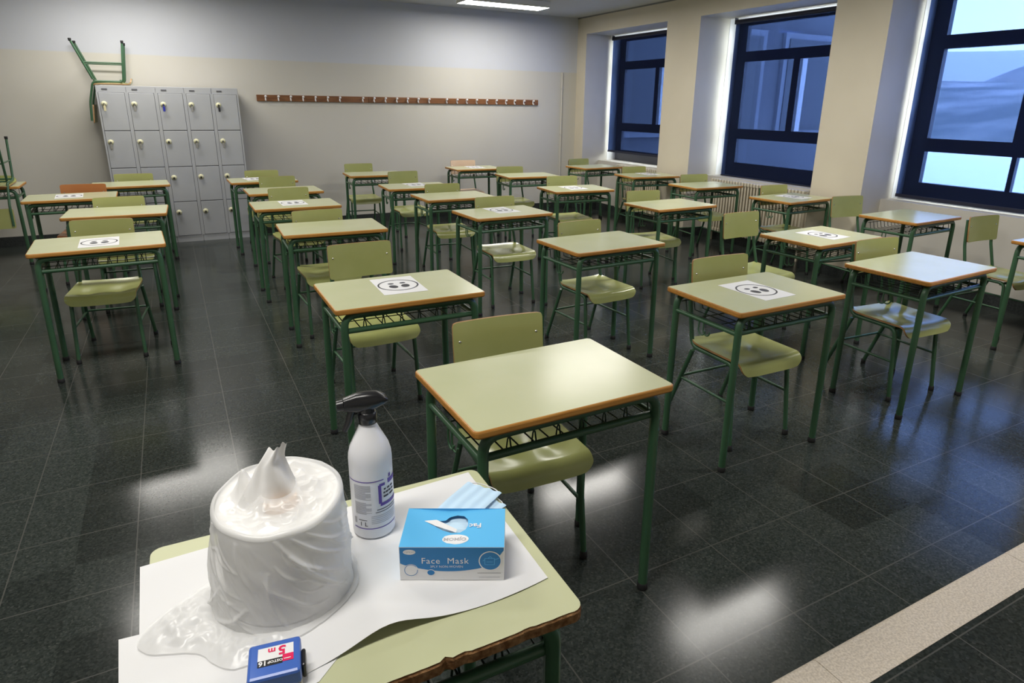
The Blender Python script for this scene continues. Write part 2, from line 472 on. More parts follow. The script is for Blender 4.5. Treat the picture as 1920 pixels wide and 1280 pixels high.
# windows and blinds
BL = [(7.16, 8.955, 0.935), (4.645, 6.372, 0.785), (2.17, 3.968, 0.825), (-0.31, 1.49, 0.825)]
BLIND_X = 6.32
blind_labels = ['navy screen roller blind lowered over the window nearest the back wall',
                'navy screen roller blind lowered over the middle window above the ribbed radiator',
                'navy screen roller blind with hills and bright sky showing through',
                'navy screen roller blind over the window beside the platform, outside the frame']
for k, ((y0, y1), (b0, b1, bz)) in enumerate(zip(NICHES, BL)):
    XW = 6.50
    fr = MB()
    ym = (y0 + y1) / 2
    for a, b in (((y0, SILL), (y0 + 0.15, ZN)), ((y1 - 0.15, SILL), (y1, ZN))):
        fr.box((XW, a[0], a[1]), (XW + 0.06, b[0], b[1]))
    for za, zb in ((SILL, 0.965), (1.265, 1.39), (2.20, 2.32), (2.62, ZN)):
        fr.box((XW, y0 + 0.15, za), (XW + 0.06, y1 - 0.15, zb))
    if k > 1: fr.box((XW + 0.005, ym - 0.020, 0.965), (XW + 0.055, ym + 0.020, 1.265))
    fr.box((XW + 0.005, ym - 0.045, 1.39), (XW + 0.055, ym + 0.045, 2.20))
    wo = struct(fr.build('window_%d' % (k + 1), M['window']))
    MB().box((XW + 0.0555, ym - 0.045, 1.39), (XW + 0.135, ym + 0.045, 2.20)).build('sash_edge', M['white_ink'], wo)
    g = MB().box((XW + 0.028, y0 + 0.15, 0.965), (XW + 0.032, y1 - 0.15, 2.62)).build('pane', M['glass'], wo)
    t = thing('roller_blind', blind_labels[k], 'blind', (BLIND_X, (b0 + b1) / 2, bz), 0, 'window blinds')
    hw = (b1 - b0) / 2
    top = ZN - 0.05 - bz
    MB().add([(0, -hw, 0.02), (0, hw, 0.02), (0, hw, top), (0, -hw, top)], [(0, 1, 2, 3)]).build('cloth', M['blind'], t)
    MB().box((-0.007, -hw, 0.0), (0.007, hw, 0.03)).build('hem_bar', M['blind_bar'], t)
    MB().tube([(0.0, -hw, top), (0, hw, top)], 0.026, 14).build('roller', M['blind_bar'], t)
    for s in (-1, 1):
        MB().box((-0.02, s * (hw + 0.004) - 0.003, top - 0.025), (0.03, s * (hw + 0.004) + 0.003, top + 0.05)).build('bracket', M['blind_bar'], t)

# ------------------------------------------------------------------ ceiling lights
def make_light(x, y, label):
    t = thing('ceiling_light', label, 'ceiling light', (x, y, ZC), 0, 'fluorescent ceiling lights')
    h = MB()
    prof = [(-0.165, 0), (-0.165, -0.05), (0.165, -0.05), (0.165, 0)]
    h.box((-0.60, -0.165, -0.045), (0.60, 0.165, -0.002)).build('housing', M['lamp_body'], t)
    h2 = MB()
    for a, b in (((-0.60, -0.165, -0.075), (0.60, -0.155, -0.045)), ((-0.60, 0.155, -0.075), (0.60, 0.165, -0.045)), ((-0.60, -0.155, -0.075), (-0.59, 0.155, -0.045)), ((0.59, -0.155, -0.075), (0.60, 0.155, -0.045))):
        h2.box(a, b)
    h2.build('rim', M['lamp_body'], t)
    d = MB().box((-0.589, -0.154, -0.073), (0.589, 0.154, -0.0455), 0)
    d.m = [0, 0, 0, 0, 0, 0]; d.m[0] = 1
    d.build('diffuser', [M['lamp_body'], M['tube']], t)
    return t
make_light(4.05, 8.22, 'lit fluorescent ceiling light in front of the coat rack wall')
for x, y, l in ((4.0, 5.80, 'lit fluorescent ceiling light over the middle of the window side'),
                (4.0, 3.38, 'lit fluorescent ceiling light over the front of the window side'),
                (4.0, 0.95, 'lit fluorescent ceiling light over the platform on the window side'),
                (-0.28, 8.22, 'lit fluorescent ceiling light in front of the lockers'),
                (-0.28, 5.80, 'lit fluorescent ceiling light over the middle of the left side'),
                (-0.28, 3.38, 'lit fluorescent ceiling light over the front of the left side'),
                (-0.28, 0.95, 'lit fluorescent ceiling light above the foreground desk')):
    make_light(x, y, l)

# ------------------------------------------------------------------ desks
HD, LW, LD = 0.80, 0.70, 0.49
def desk_top_mb(w, d, z, th=0.024, r=0.012):
    """laminate on top, rounded wooden lipping around"""
    t = MB()
    o = rrect(w, d, 0.018, 4); i = rrect(w - 0.010, d - 0.010, 0.014, 4)
    n = len(o)
    t.flat(i, z, 0)
    rings = [(i, z), (rrect(w - 0.003, d - 0.003, 0.017, 4), z - 0.002), (o, z - 0.006), (o, z - th + 0.005), (rrect(w - 0.006, d - 0.006, 0.016, 4), z - th)]
    for (pa, za), (pb, zb) in zip(rings, rings[1:]):
        vs = [(x, y, za) for x, y in pa] + [(x, y, zb) for x, y in pb]
        t.add(vs, [(k, n + k, n + (k + 1) % n, (k + 1) % n) for k in range(n)], 1)
    t.add([(x, y, z - th) for x, y in rings[-1][0]], [list(range(n))[::-1]], 1)
    return t
RL = 0.0165
def make_desk(name='school_desk', w=LW, d=LD, h=HD, edge='desk_edge', top_mb=None):
    t = bpy.data.objects.new(name, None); COL.objects.link(t); t.empty_display_size = 0.1
    (top_mb or desk_top_mb(w, d, h)).build('tabletop', [M['desk_top'], M[edge]], t)
    zt = h - 0.024
    a, b = w / 2 - 0.036, d / 2 - 0.040
    for sx in (-1, 1):
        for sy in (-1, 1):
            lg = MB().tube([(sx * a, sy * b, 0.022), (sx * (a - 0.006), sy * b, zt - RL), (sx * (a - 0.12), sy * b, zt - RL)], RL, 12, bend=0.075).build('leg', M['frame'], t)
            MB().lathe([(0.001, 0.0), (0.0185, 0.0), (0.0195, 0.005), (0.0185, 0.024), (0.0165, 0.026)], (sx * a, sy * b, 0), 12).build('foot_cap', M['foot'], lg)
    for sy in (-1, 1):
        MB().tube([(-(a - 0.12), sy * b, zt - RL), (a - 0.12, sy * b, zt - RL)], RL, 12).build('top_rail', M['frame'], t)
    zs = h - 0.115
    for sx in (-1, 1):
        MB().tube([(sx * (a - 0.003), -b, zs), (sx * (a - 0.003), b, zs)], 0.0105, 10).build('side_bar', M['frame'], t)
    MB().tube([(-a, -b + 0.012, zs), (a, -b + 0.012, zs)], 0.0125, 10).build('shelf_rail', M['frame'], t)
    # wire book basket
    bk = MB()
    wr = 0.0026
    yf, yr = -b + 0.02, b - 0.05
    for k in range(7):
        cx = -a + 0.06 + k * (2 * a - 0.12) / 6
        pts = [(cx + 0.05 * math.cos(PI * j / 8), yf + 0.01, zs + 0.078 * math.sin(PI * j / 8)) for j in range(9)]
        bk.tube(pts, wr, 6)
    for k in range(12):
        x = -a + 0.03 + k * (2 * a - 0.06) / 11
        bk.tube([(x, yf, zs + 0.003), (x, yr, zs + 0.003), (x, yr + 0.015, zs + 0.06)], wr, 6)
    for y, z in ((yf + 0.005, zs + 0.078), (yf + 0.12, zs + 0.001), (yf + 0.24, zs + 0.001), (yr + 0.013, zs + 0.055)):
        bk.tube([(-a, y, z), (a, y, z)], wr, 6)
    bk.build('wire_basket', M['wire'], t)
    # bag hook under the left side bar
    hk = MB()
    x = -a - 0.004
    pts = [(x, 0.03, zs)] + [(x, 0.03, zs - 0.03)] + [(x, 0.03 - 0.022 + 0.022 * math.cos(q), zs - 0.045 + 0.022 * math.sin(q)) for q in [-PI * j / 8 for j in range(9)]]
    hk.tube(pts, 0.004, 6)
    pts = [(x, 0.0, zs), (x, 0.0, zs - 0.03)] + [(x, -0.022 + 0.022 * math.cos(q), zs - 0.04 + 0.022 * math.sin(q)) for q in [-PI * j / 8 for j in range(9)]]
    hk.tube(pts, 0.004, 6)
    hk.build('bag_hook', M['frame'], t)
    return t

# ------------------------------------------------------------------ chairs (face -y, seat 0.45, back top 0.87)
def seat_mb():
    t = MB(); th = 0.010
    nu, nv = 28, 26
    prof = []                                   # along depth: (y, z, nx_y, nz)
    for k in range(17):
        u = k / 16
        y = 0.155 - u * 0.342
        z = 0.452 + 0.012 * max(0, (0.3 - u) / 0.3) ** 2
        prof.append((y, z, 0.0, 1.0))
    rr = 0.046
    for k in range(1, 9):
        a = math.radians(90 + 78 * k / 8)
        prof.append((-0.187 + rr * math.cos(a), 0.452 - rr + rr * math.sin(a), math.cos(a), math.sin(a)))
    y, z, ny, nz = prof[-1]
    for k in range(1, 4):
        prof.append((y - 0.0020 * k, z - 0.0085 * k, ny, nz))
    n = len(prof)
    def hw(j):
        # half width, rounded at the rear and front corners
        s = j / (n - 1)
        h = 0.196
        if s > 0.80: h -= 0.032 * ((s - 0.80) / 0.20) ** 2.5
        if s < 0.12: h -= 0.025 * ((0.12 - s) / 0.12) ** 2
        return h
    def pt(i, j, off):
        y, z, ny, nz = prof[j]
        u = -1 + 2 * i / nu
        x = u * hw(j)
        dish = 0
        for cx in (-0.085, 0.085):
            dish += math.exp(-((x - cx) / 0.060) ** 2) * math.exp(-((y + 0.085) / 0.085) ** 2)
        z2 = z - 0.013 * dish + 0.006 * abs(u) ** 4
        return (x, y + ny * off, z2 + nz * off)
    top = [pt(i, j, 0) for j in range(n) for i in range(nu + 1)]
    bot = [pt(i, j, -th) for j in range(n) for i in range(nu + 1)]
    k = nu + 1
    q = [(j * k + i, (j + 1) * k + i, (j + 1) * k + i + 1, j * k + i + 1) for j in range(n - 1) for i in range(nu)]
    t.add(top, q, 0, True); t.add(bot, [f[::-1] for f in q], 0, True)
    loop = [i for i in range(k)] + [j * k + nu for j in range(1, n)] + [(n - 1) * k + i for i in range(nu - 1, -1, -1)] + [j * k for j in range(n - 2, 0, -1)]
    m = len(loop)
    t.add([top[i] for i in loop] + [bot[i] for i in loop], [(a, m + a, m + (a + 1) % m, (a + 1) % m) for a in range(m)], 1)
    return t
BACK_Y, BACK_TOP, BACK_H, BACK_W = 0.195, 0.87, 0.195, 0.37
def back_mb():
    t = MB(); th = 0.010
    nu, nv = 20, 12
    out = []
    def at(u, v, off):
        # u,v in -1..1, corners rounded by squeezing
        x = u * BACK_W / 2; z = v * BACK_H / 2
        r = 0.014
        ax, az = BACK_W / 2 - r, BACK_H / 2 - r
        if abs(x) > ax and abs(z) > az:
            dx, dz = abs(x) - ax, abs(z) - az
            m = max(dx, dz); l = math.hypot(dx, dz)
            if l > 1e-9:
                x = math.copysign(ax + dx * m / l, x); z = math.copysign(az + dz * m / l, z)
        y = BACK_Y - 0.014 * (x / (BACK_W / 2)) ** 2 + 0.10 * (z)
        return (x, y - off, BACK_TOP - BACK_H / 2 + z)
    k = nu + 1
    fr = [at(-1 + 2 * i / nu, -1 + 2 * j / nv, th) for j in range(nv + 1) for i in range(k)]
    bk = [at(-1 + 2 * i / nu, -1 + 2 * j / nv, 0) for j in range(nv + 1) for i in range(k)]
    q = [(j * k + i, j * k + i + 1, (j + 1) * k + i + 1, (j + 1) * k + i) for j in range(nv) for i in range(nu)]
    t.add(fr, q, 0, True); t.add(bk, [f[::-1] for f in q], 0, True)
    n = nv + 1
    loop = [i for i in range(k)] + [j * k + nu for j in range(1, n)] + [(n - 1) * k + i for i in range(nu - 1, -1, -1)] + [j * k for j in range(n - 2, 0, -1)]
    m = len(loop)
    t.add([fr[i] for i in loop] + [bk[i] for i in loop], [(a, m + a, m + (a + 1) % m, (a + 1) % m) for a in range(m)], 1)
    return t
RC = 0.0115
def make_chair(lam):
    t = bpy.data.objects.new('school_chair', None); COL.objects.link(t); t.empty_display_size = 0.1
    seat_mb().build('seat', [M[lam], M['chair_edge']], t)
    back_mb().build('backrest', [M[lam], M['chair_edge']], t)
    zr = 0.428
    for s in (-1, 1):
        x = s * 0.180
        fl = MB().tube([(s * 0.190, -0.200, 0.02), (x, -0.155, zr), (x, -0.08, zr)], RC, 10, bend=0.04).build('leg', M['frame'], t)
        MB().lathe([(0.001, 0), (0.014, 0), (0.0155, 0.005), (0.014, 0.028), (0.0115, 0.03)], (s * 0.190, -0.2005, 0), 10).build('foot_cap', M['foot'], fl)
        rl = MB().tube([(s * 0.195, 0.272, 0.02), (x, 0.128, zr - 0.02)], RC, 10).build('leg', M['frame'], t)
        MB().lathe([(0.001, 0), (0.014, 0), (0.0155, 0.005), (0.014, 0.028), (0.0115, 0.03)], (s * 0.195, 0.274, 0), 10).build('foot_cap', M['foot'], rl)
        MB().tube([(x, -0.08, zr), (x, 0.135, zr), (s * 0.168, 0.188, 0.64), (s * 0.168, 0.187 + 0.006, 0.675), (s * 0.168, 0.206, 0.845)], RC, 10, bend=0.045).build('back_post', M['frame'], t)
        MB().tube([(s * 0.185, -0.177, 0.235), (s * 0.187, 0.198, 0.235)], 0.0075, 8).build('stretcher', M['frame'], t)
        b = MB().lathe([(0.001, 0.003), (0.0035, 0.0026), (0.0055, 0.0)], (0, 0, 0), 10)
        b.xf(Matrix.Translation((s * 0.158, BACK_Y - 0.0180, BACK_TOP - 0.075)) @ Matrix.Rotation(PI / 2, 4, 'X')).build('bolt', M['steel'], t)
    MB().tube([(-0.187, 0.198, 0.240), (0.187, 0.198, 0.240)], 0.0075, 8).build('stretcher', M['frame'], t)
    MB().tube([(-0.176, -0.128, zr - 0.012), (0.176, -0.128, zr - 0.012)], 0.010, 8).build('crossbar', M['frame'], t)
    MB().tube([(-0.176, 0.122, zr - 0.012), (0.176, 0.122, zr - 0.012)], 0.009, 8).build('crossbar', M['frame'], t)
    return t

# paper sheet with the circle and shoe prints pictogram
def make_sheet():
    t = MB()
    W_, H_ = 0.21, 0.297
    t.box((-W_ / 2, -H_ / 2, 0), (W_ / 2, H_ / 2, 0.0006), 0)
    z = 0.0010
    n = 48
    ro, ri = 0.098, 0.090
    vs = [(ro * math.cos(2 * PI * k / n), ro * math.sin(2 * PI * k / n), z) for k in range(n)] + [(ri * math.cos(2 * PI * k / n), ri * math.sin(2 * PI * k / n), z) for k in range(n)]
    t.add(vs, [(k, (k + 1) % n, n + (k + 1) % n, n + k) for k in range(n)], 1)
    for cx, tilt in ((-0.028, 0.10), (0.030, -0.10)):
        for cy, a, b in ((-0.022, 0.021, 0.027), (0.032, 0.015, 0.012)):
            t.flat([(cx + x + tilt * (-y), cy + y) for x, y in ellipse(0, 0, a, b, 20)], z, 1)
    return t

# name: x, y, angle, column words, row words, has sheet
C1, C2, C3, C4, C5 = 'leftmost column', 'second column from the left', 'middle column', 'fourth column from the left', 'column along the windows'
DESKS = {
 'A1': (-0.465, 4.711, 0.046, C1, 'front', 1), 'A2': (-0.439, 6.014, -0.026, C1, 'second', 0),
 'A3': (-0.848, 7.112, 0.029, C1, 'third', 1), 'A4': (-0.42, 8.00, 0.06, C1, 'last', 0),
 'D1': (0.966, 1.673, 0.011, C2, 'front', 0), 'D2': (0.872, 2.908, 0.0, C2, 'second', 1),
 'D9': (0.934, 4.672, -0.034, C2, 'third', 0), 'D10': (0.885, 5.891, -0.003, C2, 'fourth', 1),
 'D11': (0.938, 6.898, 0.014, C2, 'fifth', 0), 'D12': (0.863, 7.925, 0.022, C2, 'last', 1),
 'D4': (2.414, 2.126, 0.001, C3, 'front', 1), 'D6': (2.401, 3.433, 0.041, C3, 'second', 0),
 'D7': (2.347, 4.789, 0.046, C3, 'third', 1), 'D8': (2.348, 5.872, 0.012, C3, 'fourth', 0),
 'D13': (2.269, 6.754, -0.049, C3, 'fifth', 1), 'D14': (2.209, 8.146, -0.036, C3, 'last', 0),
 'D5': (3.69, 2.095, 0.047, C4, 'front', 0), 'D23': (3.944, 2.960, 0.053, C4, 'second', 1),
 'D18': (3.961, 4.585, 0.044, C4, 'third', 0), 'D17': (3.775, 5.915, -0.085, C4, 'fourth', 1),
 'D16': (3.944, 7.329, -0.086, C4, 'fifth', 0), 'D15': (3.709, 8.457, -0.031, C4, 'last', 1),
 'D25': (5.381, 2.044, 0.02, C5, 'front', 0), 'D24': (5.414, 3.240, 0.057, C5, 'second', 0),
 'D22': (5.41, 4.46, 0.075, C5, 'third', 1), 'D21': (5.36, 5.63, -0.017, C5, 'fourth', 0),
 'D20': (5.41, 6.77, -0.12, C5, 'fifth', 1), 'D19': (5.46, 8.06, 0.08, C5, 'last', 0),
}
SHEETS = {'A1': (0.0, -0.02, 0.0), 'A3': (-0.02, 0.02, 0.05), 'D2': (0.013, 0.042, -0.03), 'D10': (-0.01, 0.05, 0.02), 'D12': (-0.07, 0.09, 0.1),
 'D4': (0.004, 0.0, 0.03), 'D7': (0.028, 0.07, 0.03), 'D13': (0.03, 0.08, 0.08), 'D23': (0.022, 0.005, 0.05), 'D17': (-0.01, 0.03, 0.06),
 'D15': (0.03, 0.05, 0.0), 'D22': (0.05, 0.02, 0.1), 'D20': (0.09, 0.09, 0.1)}
proto_desk = make_desk()
sheet_me = None
first = True
for k, (x, y, a, col, row, sheet) in DESKS.items():
    d = proto_desk if first else copy_tree(proto_desk)
    first = False
    d.location = (x, y, 0); d.rotation_euler = (0, 0, a)
    what = 'green school desk with a pictogram sheet' if sheet else 'bare green school desk'
    order = row if row in ('front', 'last') else '%s from front' % row
    tag(d, '%s, %s in %s' % (what, order, col), 'desk', 'school desks in columns')
    if sheet:
        if sheet_me is None:
            sh = make_sheet().build('pictogram_sheet', [M['paper'], M['ink']]); sheet_me = sh
        else:
            sh = sheet_me.copy(); COL.objects.link(sh)
        tag(sh, 'white sheet with circled shoe prints on the %s desk of %s' % (row, col), 'paper', 'pictogram sheets on the desks')
        ox, oy, oa = SHEETS[k]
        sh.location = (x + ox, y + oy, HD + 0.0004); sh.rotation_euler = (0, 0, a + oa)
# corner desk carrying an upturned chair
da = copy_tree(proto_desk); da.location = (-1.74, 8.34, 0); da.rotation_euler = (0, 0, 0.02)
tag(da, 'green-topped school desk at the left edge with an upturned chair on it', 'desk', 'school desks in columns')

# chairs: backrest middle (at the top edge), angle
CHAIRS = {
 'D1': (1.015, 2.12, -0.05), 'D2': (0.885, 3.70, 0.04), 'D4': (2.48, 2.461, -0.02, 1.031), 'D5': (3.765, 2.445, -0.06, 1.02),
 'D6': (2.47, 3.82, 0.06), 'D7': (2.427, 5.12, -0.02, 1.012), 'D8': (2.38, 6.26, -0.05), 'D13': (2.40, 7.62, 0.04),
 'D14': (2.17, 8.80, -0.05), 'D15': (3.70, 8.86, -0.10), 'D16': (3.90, 7.75, -0.12), 'D17': (3.85, 6.34, -0.11, 1.018),
 'D18': (3.98, 5.03, -0.12), 'D19': (5.49, 8.56, 0.04), 'D20': (5.50, 7.18, -0.09), 'D21': (5.445, 5.94, -0.14, 1.018),
 'D22': (5.47, 4.765, -0.02, 1.02), 'D23': (3.85, 3.64, 0.0), 'D24': (5.55, 3.96, -0.15), 'D25': (5.52, 2.74, -0.05),
 'A1': (-0.475, 5.17, -0.10), 'A2': (-0.44, 6.36, 0.03), 'A3': (-0.78, 7.45, -0.08), 'A4': (-0.40, 8.34, -0.04),
 'D9': (0.905, 5.03, 0.03), 'D10': (0.92, 6.48, 0.08), 'D11': (0.97, 7.55, -0.05), 'D12': (0.90, 8.28, -0.08)}
protos = {'chair': make_chair('chair')}
used = set()
def chair(lam, loc, rot, label, group):
    if lam not in protos: protos[lam] = make_chair(lam)
    c = protos[lam] if lam not in used else copy_tree(protos[lam])
    used.add(lam)
    c.location = loc; c.rotation_euler = rot
    return tag(c, label, 'chair', group)
for k, (x, y, a, *size) in CHAIRS.items():
    size = size[0] if size else 1.0
    lam = {'D15': 'chair_beige', 'A3': 'chair_orange'}.get(k, 'chair')
    tone = {'D15': 'pale beige plywood chair', 'A3': 'orange-brown plywood chair'}.get(k, 'olive green plywood chair')
    _, _, _, col, row, _ = DESKS[k]
    # move from the top middle of the backrest to the chair's own origin
    oy = (BACK_Y + 0.01) * size
    loc = (x + math.sin(a) * oy, y - math.cos(a) * oy, 0)
    c = chair(lam, loc, (0, 0, a), '%s behind the %s desk of the %s' % (tone, row, col), 'chairs at the desks')
    c.scale = (size, size, size)

# ------------------------------------------------------------------ lockers
LX0, LX1, LYF, LYB, LH = -0.645, 0.785, 8.75, 9.20, 1.785
t = thing('locker_bank', 'tall grey metal locker bank of five columns against the back wall', 'lockers', (LX0, LYF, 0))
lw = (LX1 - LX0) / 5
bd = MB().bbox((0, 0.012, 0.0), (LX1 - LX0, LYB - LYF, LH), 0.004)
for k in range(5):
    bd.box((k * lw + 0.004, 0.004, LH - 0.07), ((k + 1) * lw - 0.004, 0.0125, LH - 0.003))
    bd.box((k * lw + 0.004, 0.004, 0.0), ((k + 1) * lw - 0.004, 0.0125, 0.075))
for k in range(6):
    bd.box((max(k * lw - 0.0165, 0), 0.000, 0.075), (min(k * lw + 0.0165, LX1 - LX0), 0.0125, LH - 0.07))
for k in range(5):
    for r in range(4):
        z1 = LH - 0.07 - r * (LH - 0.145) / 4
        bd.box((k * lw + 0.0165, 0.0032, z1 - (LH - 0.145) / 4), ((k + 1) * lw - 0.0165, 0.0118, z1), 1)  # dark panel behind each door paints in the shade of its gaps
bd.build('body', [M['locker'], M['locker_gap']], t)
for k in range(5):
    MB().box((k * lw + 0.055, 0.001, LH - 0.046), (k * lw + 0.110, 0.0045, LH - 0.030)).build('number_plate', M['locker_gap'], t)
keys = {(0, 0): 'key_cream', (1, 0): 'key_steel', (2, 0): 'key_blue', (3, 0): 'key_steel', (4, 0): 'key_black', (0, 1): 'key_steel', (1, 1): 'key_steel', (3, 1): 'key_steel', (4, 1): 'key_steel'}
dh = (LH - 0.145) / 4
for k in range(5):
    for r in range(4):
        z1 = LH - 0.07 - r * dh; z0 = z1 - dh
        x0, x1 = k * lw + 0.020, (k + 1) * lw - 0.020
        do = MB().bbox((x0, -0.004, z0 + 0.004), (x1, 0.014, z1 - 0.004), 0.003)
        do = do.build('door', M['locker'], t)
        lx, lz = x0 + 0.040, z1 - dh * 0.30
        lk = MB().lathe([(0.001, 0.024), (0.015, 0.024), (0.022, 0.020), (0.028, 0.006), (0.031, 0.0)], (0, 0, 0), 18)
        lk.join(MB().box((-0.003, -0.009, 0.0235), (0.003, 0.009, 0.0250), 1))
        lk.join(MB().lathe([(0.001, 0.0247), (0.0125, 0.0247), (0.0125, 0.022)], (0, -0.006, 0), 12, 1))
        lk.xf(Matrix.Translation((lx, -0.003, lz)) @ Matrix.Rotation(PI / 2, 4, 'X')).build('lock', [M['lock'], M['lock_dark']], do)
        if (k, r) in keys:
            ky = MB().tube([(lx, -0.030, lz), (lx + 0.002, -0.034, lz - 0.025)], 0.003, 6)
            ky.join(MB().bbox((lx - 0.009, -0.036, lz - 0.075), (lx + 0.013, -0.031, lz - 0.022), 0.002))
            ky.build('key', M[keys[(k, r)]], do)
# chair on top of the lockers: seat down, back hanging over the left side
cl = chair('chair', (0, 0, 0), (0, 0, 0), 'upturned green chair lying seat down on top of the grey lockers', 'chairs put up for cleaning')
# local +y (back) -> world -x, local z -> world -z
cl.rotation_euler = Matrix(((0, -1, 0), (-1, 0, 0), (0, 0, -1))).to_euler()
cl.location = (LX0 + 0.120, 8.98, LH + 0.470)
# chair on the corner desk, legs up
c0 = chair('chair', (0, 0, 0), (0, 0, 0), 'upturned green chair lying seat down on the desk at the left edge', 'chairs put up for cleaning')
c0.rotation_euler = Matrix(((1, 0, 0), (0, -1, 0), (0, 0, -1))).to_euler()
c0.location = (-1.645, 8.205, HD + 0.470)

# ------------------------------------------------------------------ coat rack, conduit
RX0, RX1 = 1.043, 5.145
t = thing('coat_rack', 'long brown wooden coat rack with white hooks on the back wall', 'coat rack', (RX0, YB, 1.645))
b = MB()
for a, c in ((0, 1.435), (1.437, 2.60), (2.602, RX1 - RX0)):
    b.bbox((a, -0.022, 0), (c, -0.001, 0.078), 0.003)
b.build('board', M['rack'], t)
for hxp in (0.105, 0.261, 0.413, 0.568, 0.725, 0.884, 1.044, 1.354, 1.51, 1.669, 1.83, 1.987, 2.144, 2.305, 2.574, 2.737, 2.889, 3.049, 3.215, 3.375, 3.537, 3.683, 3.845, 4.009):
    h = MB().tube([(hxp, -0.020, 0.052), (hxp, -0.050, 0.062)], [0.007, 0.007], 8)
    h.lathe([(0.001, 0.015), (0.012, 0.010), (0.016, 0.0), (0.012, -0.010), (0.001, -0.015)], (hxp, -0.054, 0.060), 10)
    h.tube([(hxp, -0.020, 0.036), (hxp, -0.034, 0.010), (hxp, -0.052, 0.004), (hxp, -0.060, 0.020)], 0.005, 8, bend=0.012)
    h.box((hxp - 0.008, -0.024, 0.012), (hxp + 0.008, -0.021, 0.068))
    h.build('hook', M['hook'], t)
t = thing('conduit', 'thin vertical conduit on the back wall right of the coat rack', 'pipe', (5.578, YB, 0))
MB().tube([(0, -0.012, 0.116), (0, -0.012, 2.14)], 0.010, 10).build('pipe', M['conduit'], t)
for z in (0.5, 1.2, 1.9):
    MB().box((-0.018, -0.024, z), (0.018, -0.0005, z + 0.015)).build('clip', M['conduit'], t)

# ------------------------------------------------------------------ radiators
def radiator(x, y0, y1, z0, z1, label, valve):
    t = thing('radiator', label, 'radiator', (x, y0, 0), 0, 'radiators under the windows')
    n = int(round((y1 - y0) / 0.046))
    p = (y1 - y0) / n
    for k in range(n):
        y = (k + 0.5) * p
        mb = MB()
        for xx in (0.018, 0.060, 0.102):
            mb.tube([(xx, y, z0 + 0.02), (xx, y, z1 - 0.03)], 0.0125, 8)
        mb.bbox((0.0, y - 0.0155, z1 - 0.05), (0.12, y + 0.0155, z1), 0.010)
        mb.bbox((0.0, y - 0.0155, z0), (0.12, y + 0.0155, z0 + 0.05), 0.010)
        mb.build('rib', M['radiator'], t)
    for zz in (z1 - 0.03, z0 + 0.03):
        MB().tube([(0.06, 0, zz), (0.06, y1 - y0, zz)], 0.017, 10).build('manifold', M['radiator'], t)
    for yy in (0.02, y1 - y0 - 0.02):
        MB().box((0.03, yy - 0.012, 0), (0.09, yy + 0.012, z0 + 0.005)).build('support_foot', M['radiator'], t)
    if valve:
        MB().tube([(0.02, 0.42, z1 - 0.125), (-0.02, 0.42, z1 - 0.125)], 0.012, 8).join(MB().bbox((-0.05, 0.36, z1 - 0.15), (-0.018, 0.48, z1 - 0.10), 0.006)).build('tap_handle', M['valve'], t)
    return t
radiator(6.02, 4.80, 6.24, 0.13, 0.79, 'cream ribbed radiator under the middle window', True)
radiator(6.02, 7.30, 8.30, 0.13, 0.79, 'cream ribbed radiator under the window nearest the back wall', False)

# ------------------------------------------------------------------ foreground desk and what lies on it
FH = 0.783
def worn_top():
    W_, D_, th, z = 0.70, 0.515, 0.026, FH
    random.seed(3)
    o = rrect(W_, D_, 0.022, 5)
    # chips along the near edge
    pts = []
    n = len(o)
    for k in range(n):
        a, b = o[k], o[(k + 1) % n]
        pts.append(a)
        if abs(a[1] - b[1]) < 1e-6 and a[1] < 0:
            m = 60
            for j in range(1, m):
                f = j / m
                x = a[0] + (b[0] - a[0]) * f
                dent = 0.0012 * random.random()
                for cx, wdt, dp in ((0.115, 0.006, 0.006), (0.088, 0.007, 0.008), (0.235, 0.008, 0.003), (-0.05, 0.01, 0.004)):
                    dent += dp * math.exp(-((x - cx) / wdt) ** 2)
                pts.append((x, a[1] + dent))
    t = MB()
    m = len(pts)
    low = [(x * 1.002, (y - (0.0015 if y < -0.2 else 0)) * 1.002) for x, y in pts]
    t.flat(pts, z, 0)
    rings = [(pts, z), (pts, z - 0.003), (low, z - 0.006), (low, z - th + 0.003), (pts, z - th)]
    for (pa, za), (pb, zb) in zip(rings, rings[1:]):
        t.add([(x, y, za) for x, y in pa] + [(x, y, zb) for x, y in pb], [(k, m + k, m + (k + 1) % m, (k + 1) % m) for k in range(m)], 1)
    t.add([(x, y, z - th) for x, y in pts], [list(range(m))[::-1]], 1)
    return t
fd = make_desk('school_desk', 0.70, 0.515, FH, 'worn_edge', worn_top())
tag(fd, 'foreground school desk with a chipped brown edge carrying paper, bottle and mask box', 'desk')
fd.location = (0.204, 1.042, 0); fd.rotation_euler = (0, 0, -0.022)

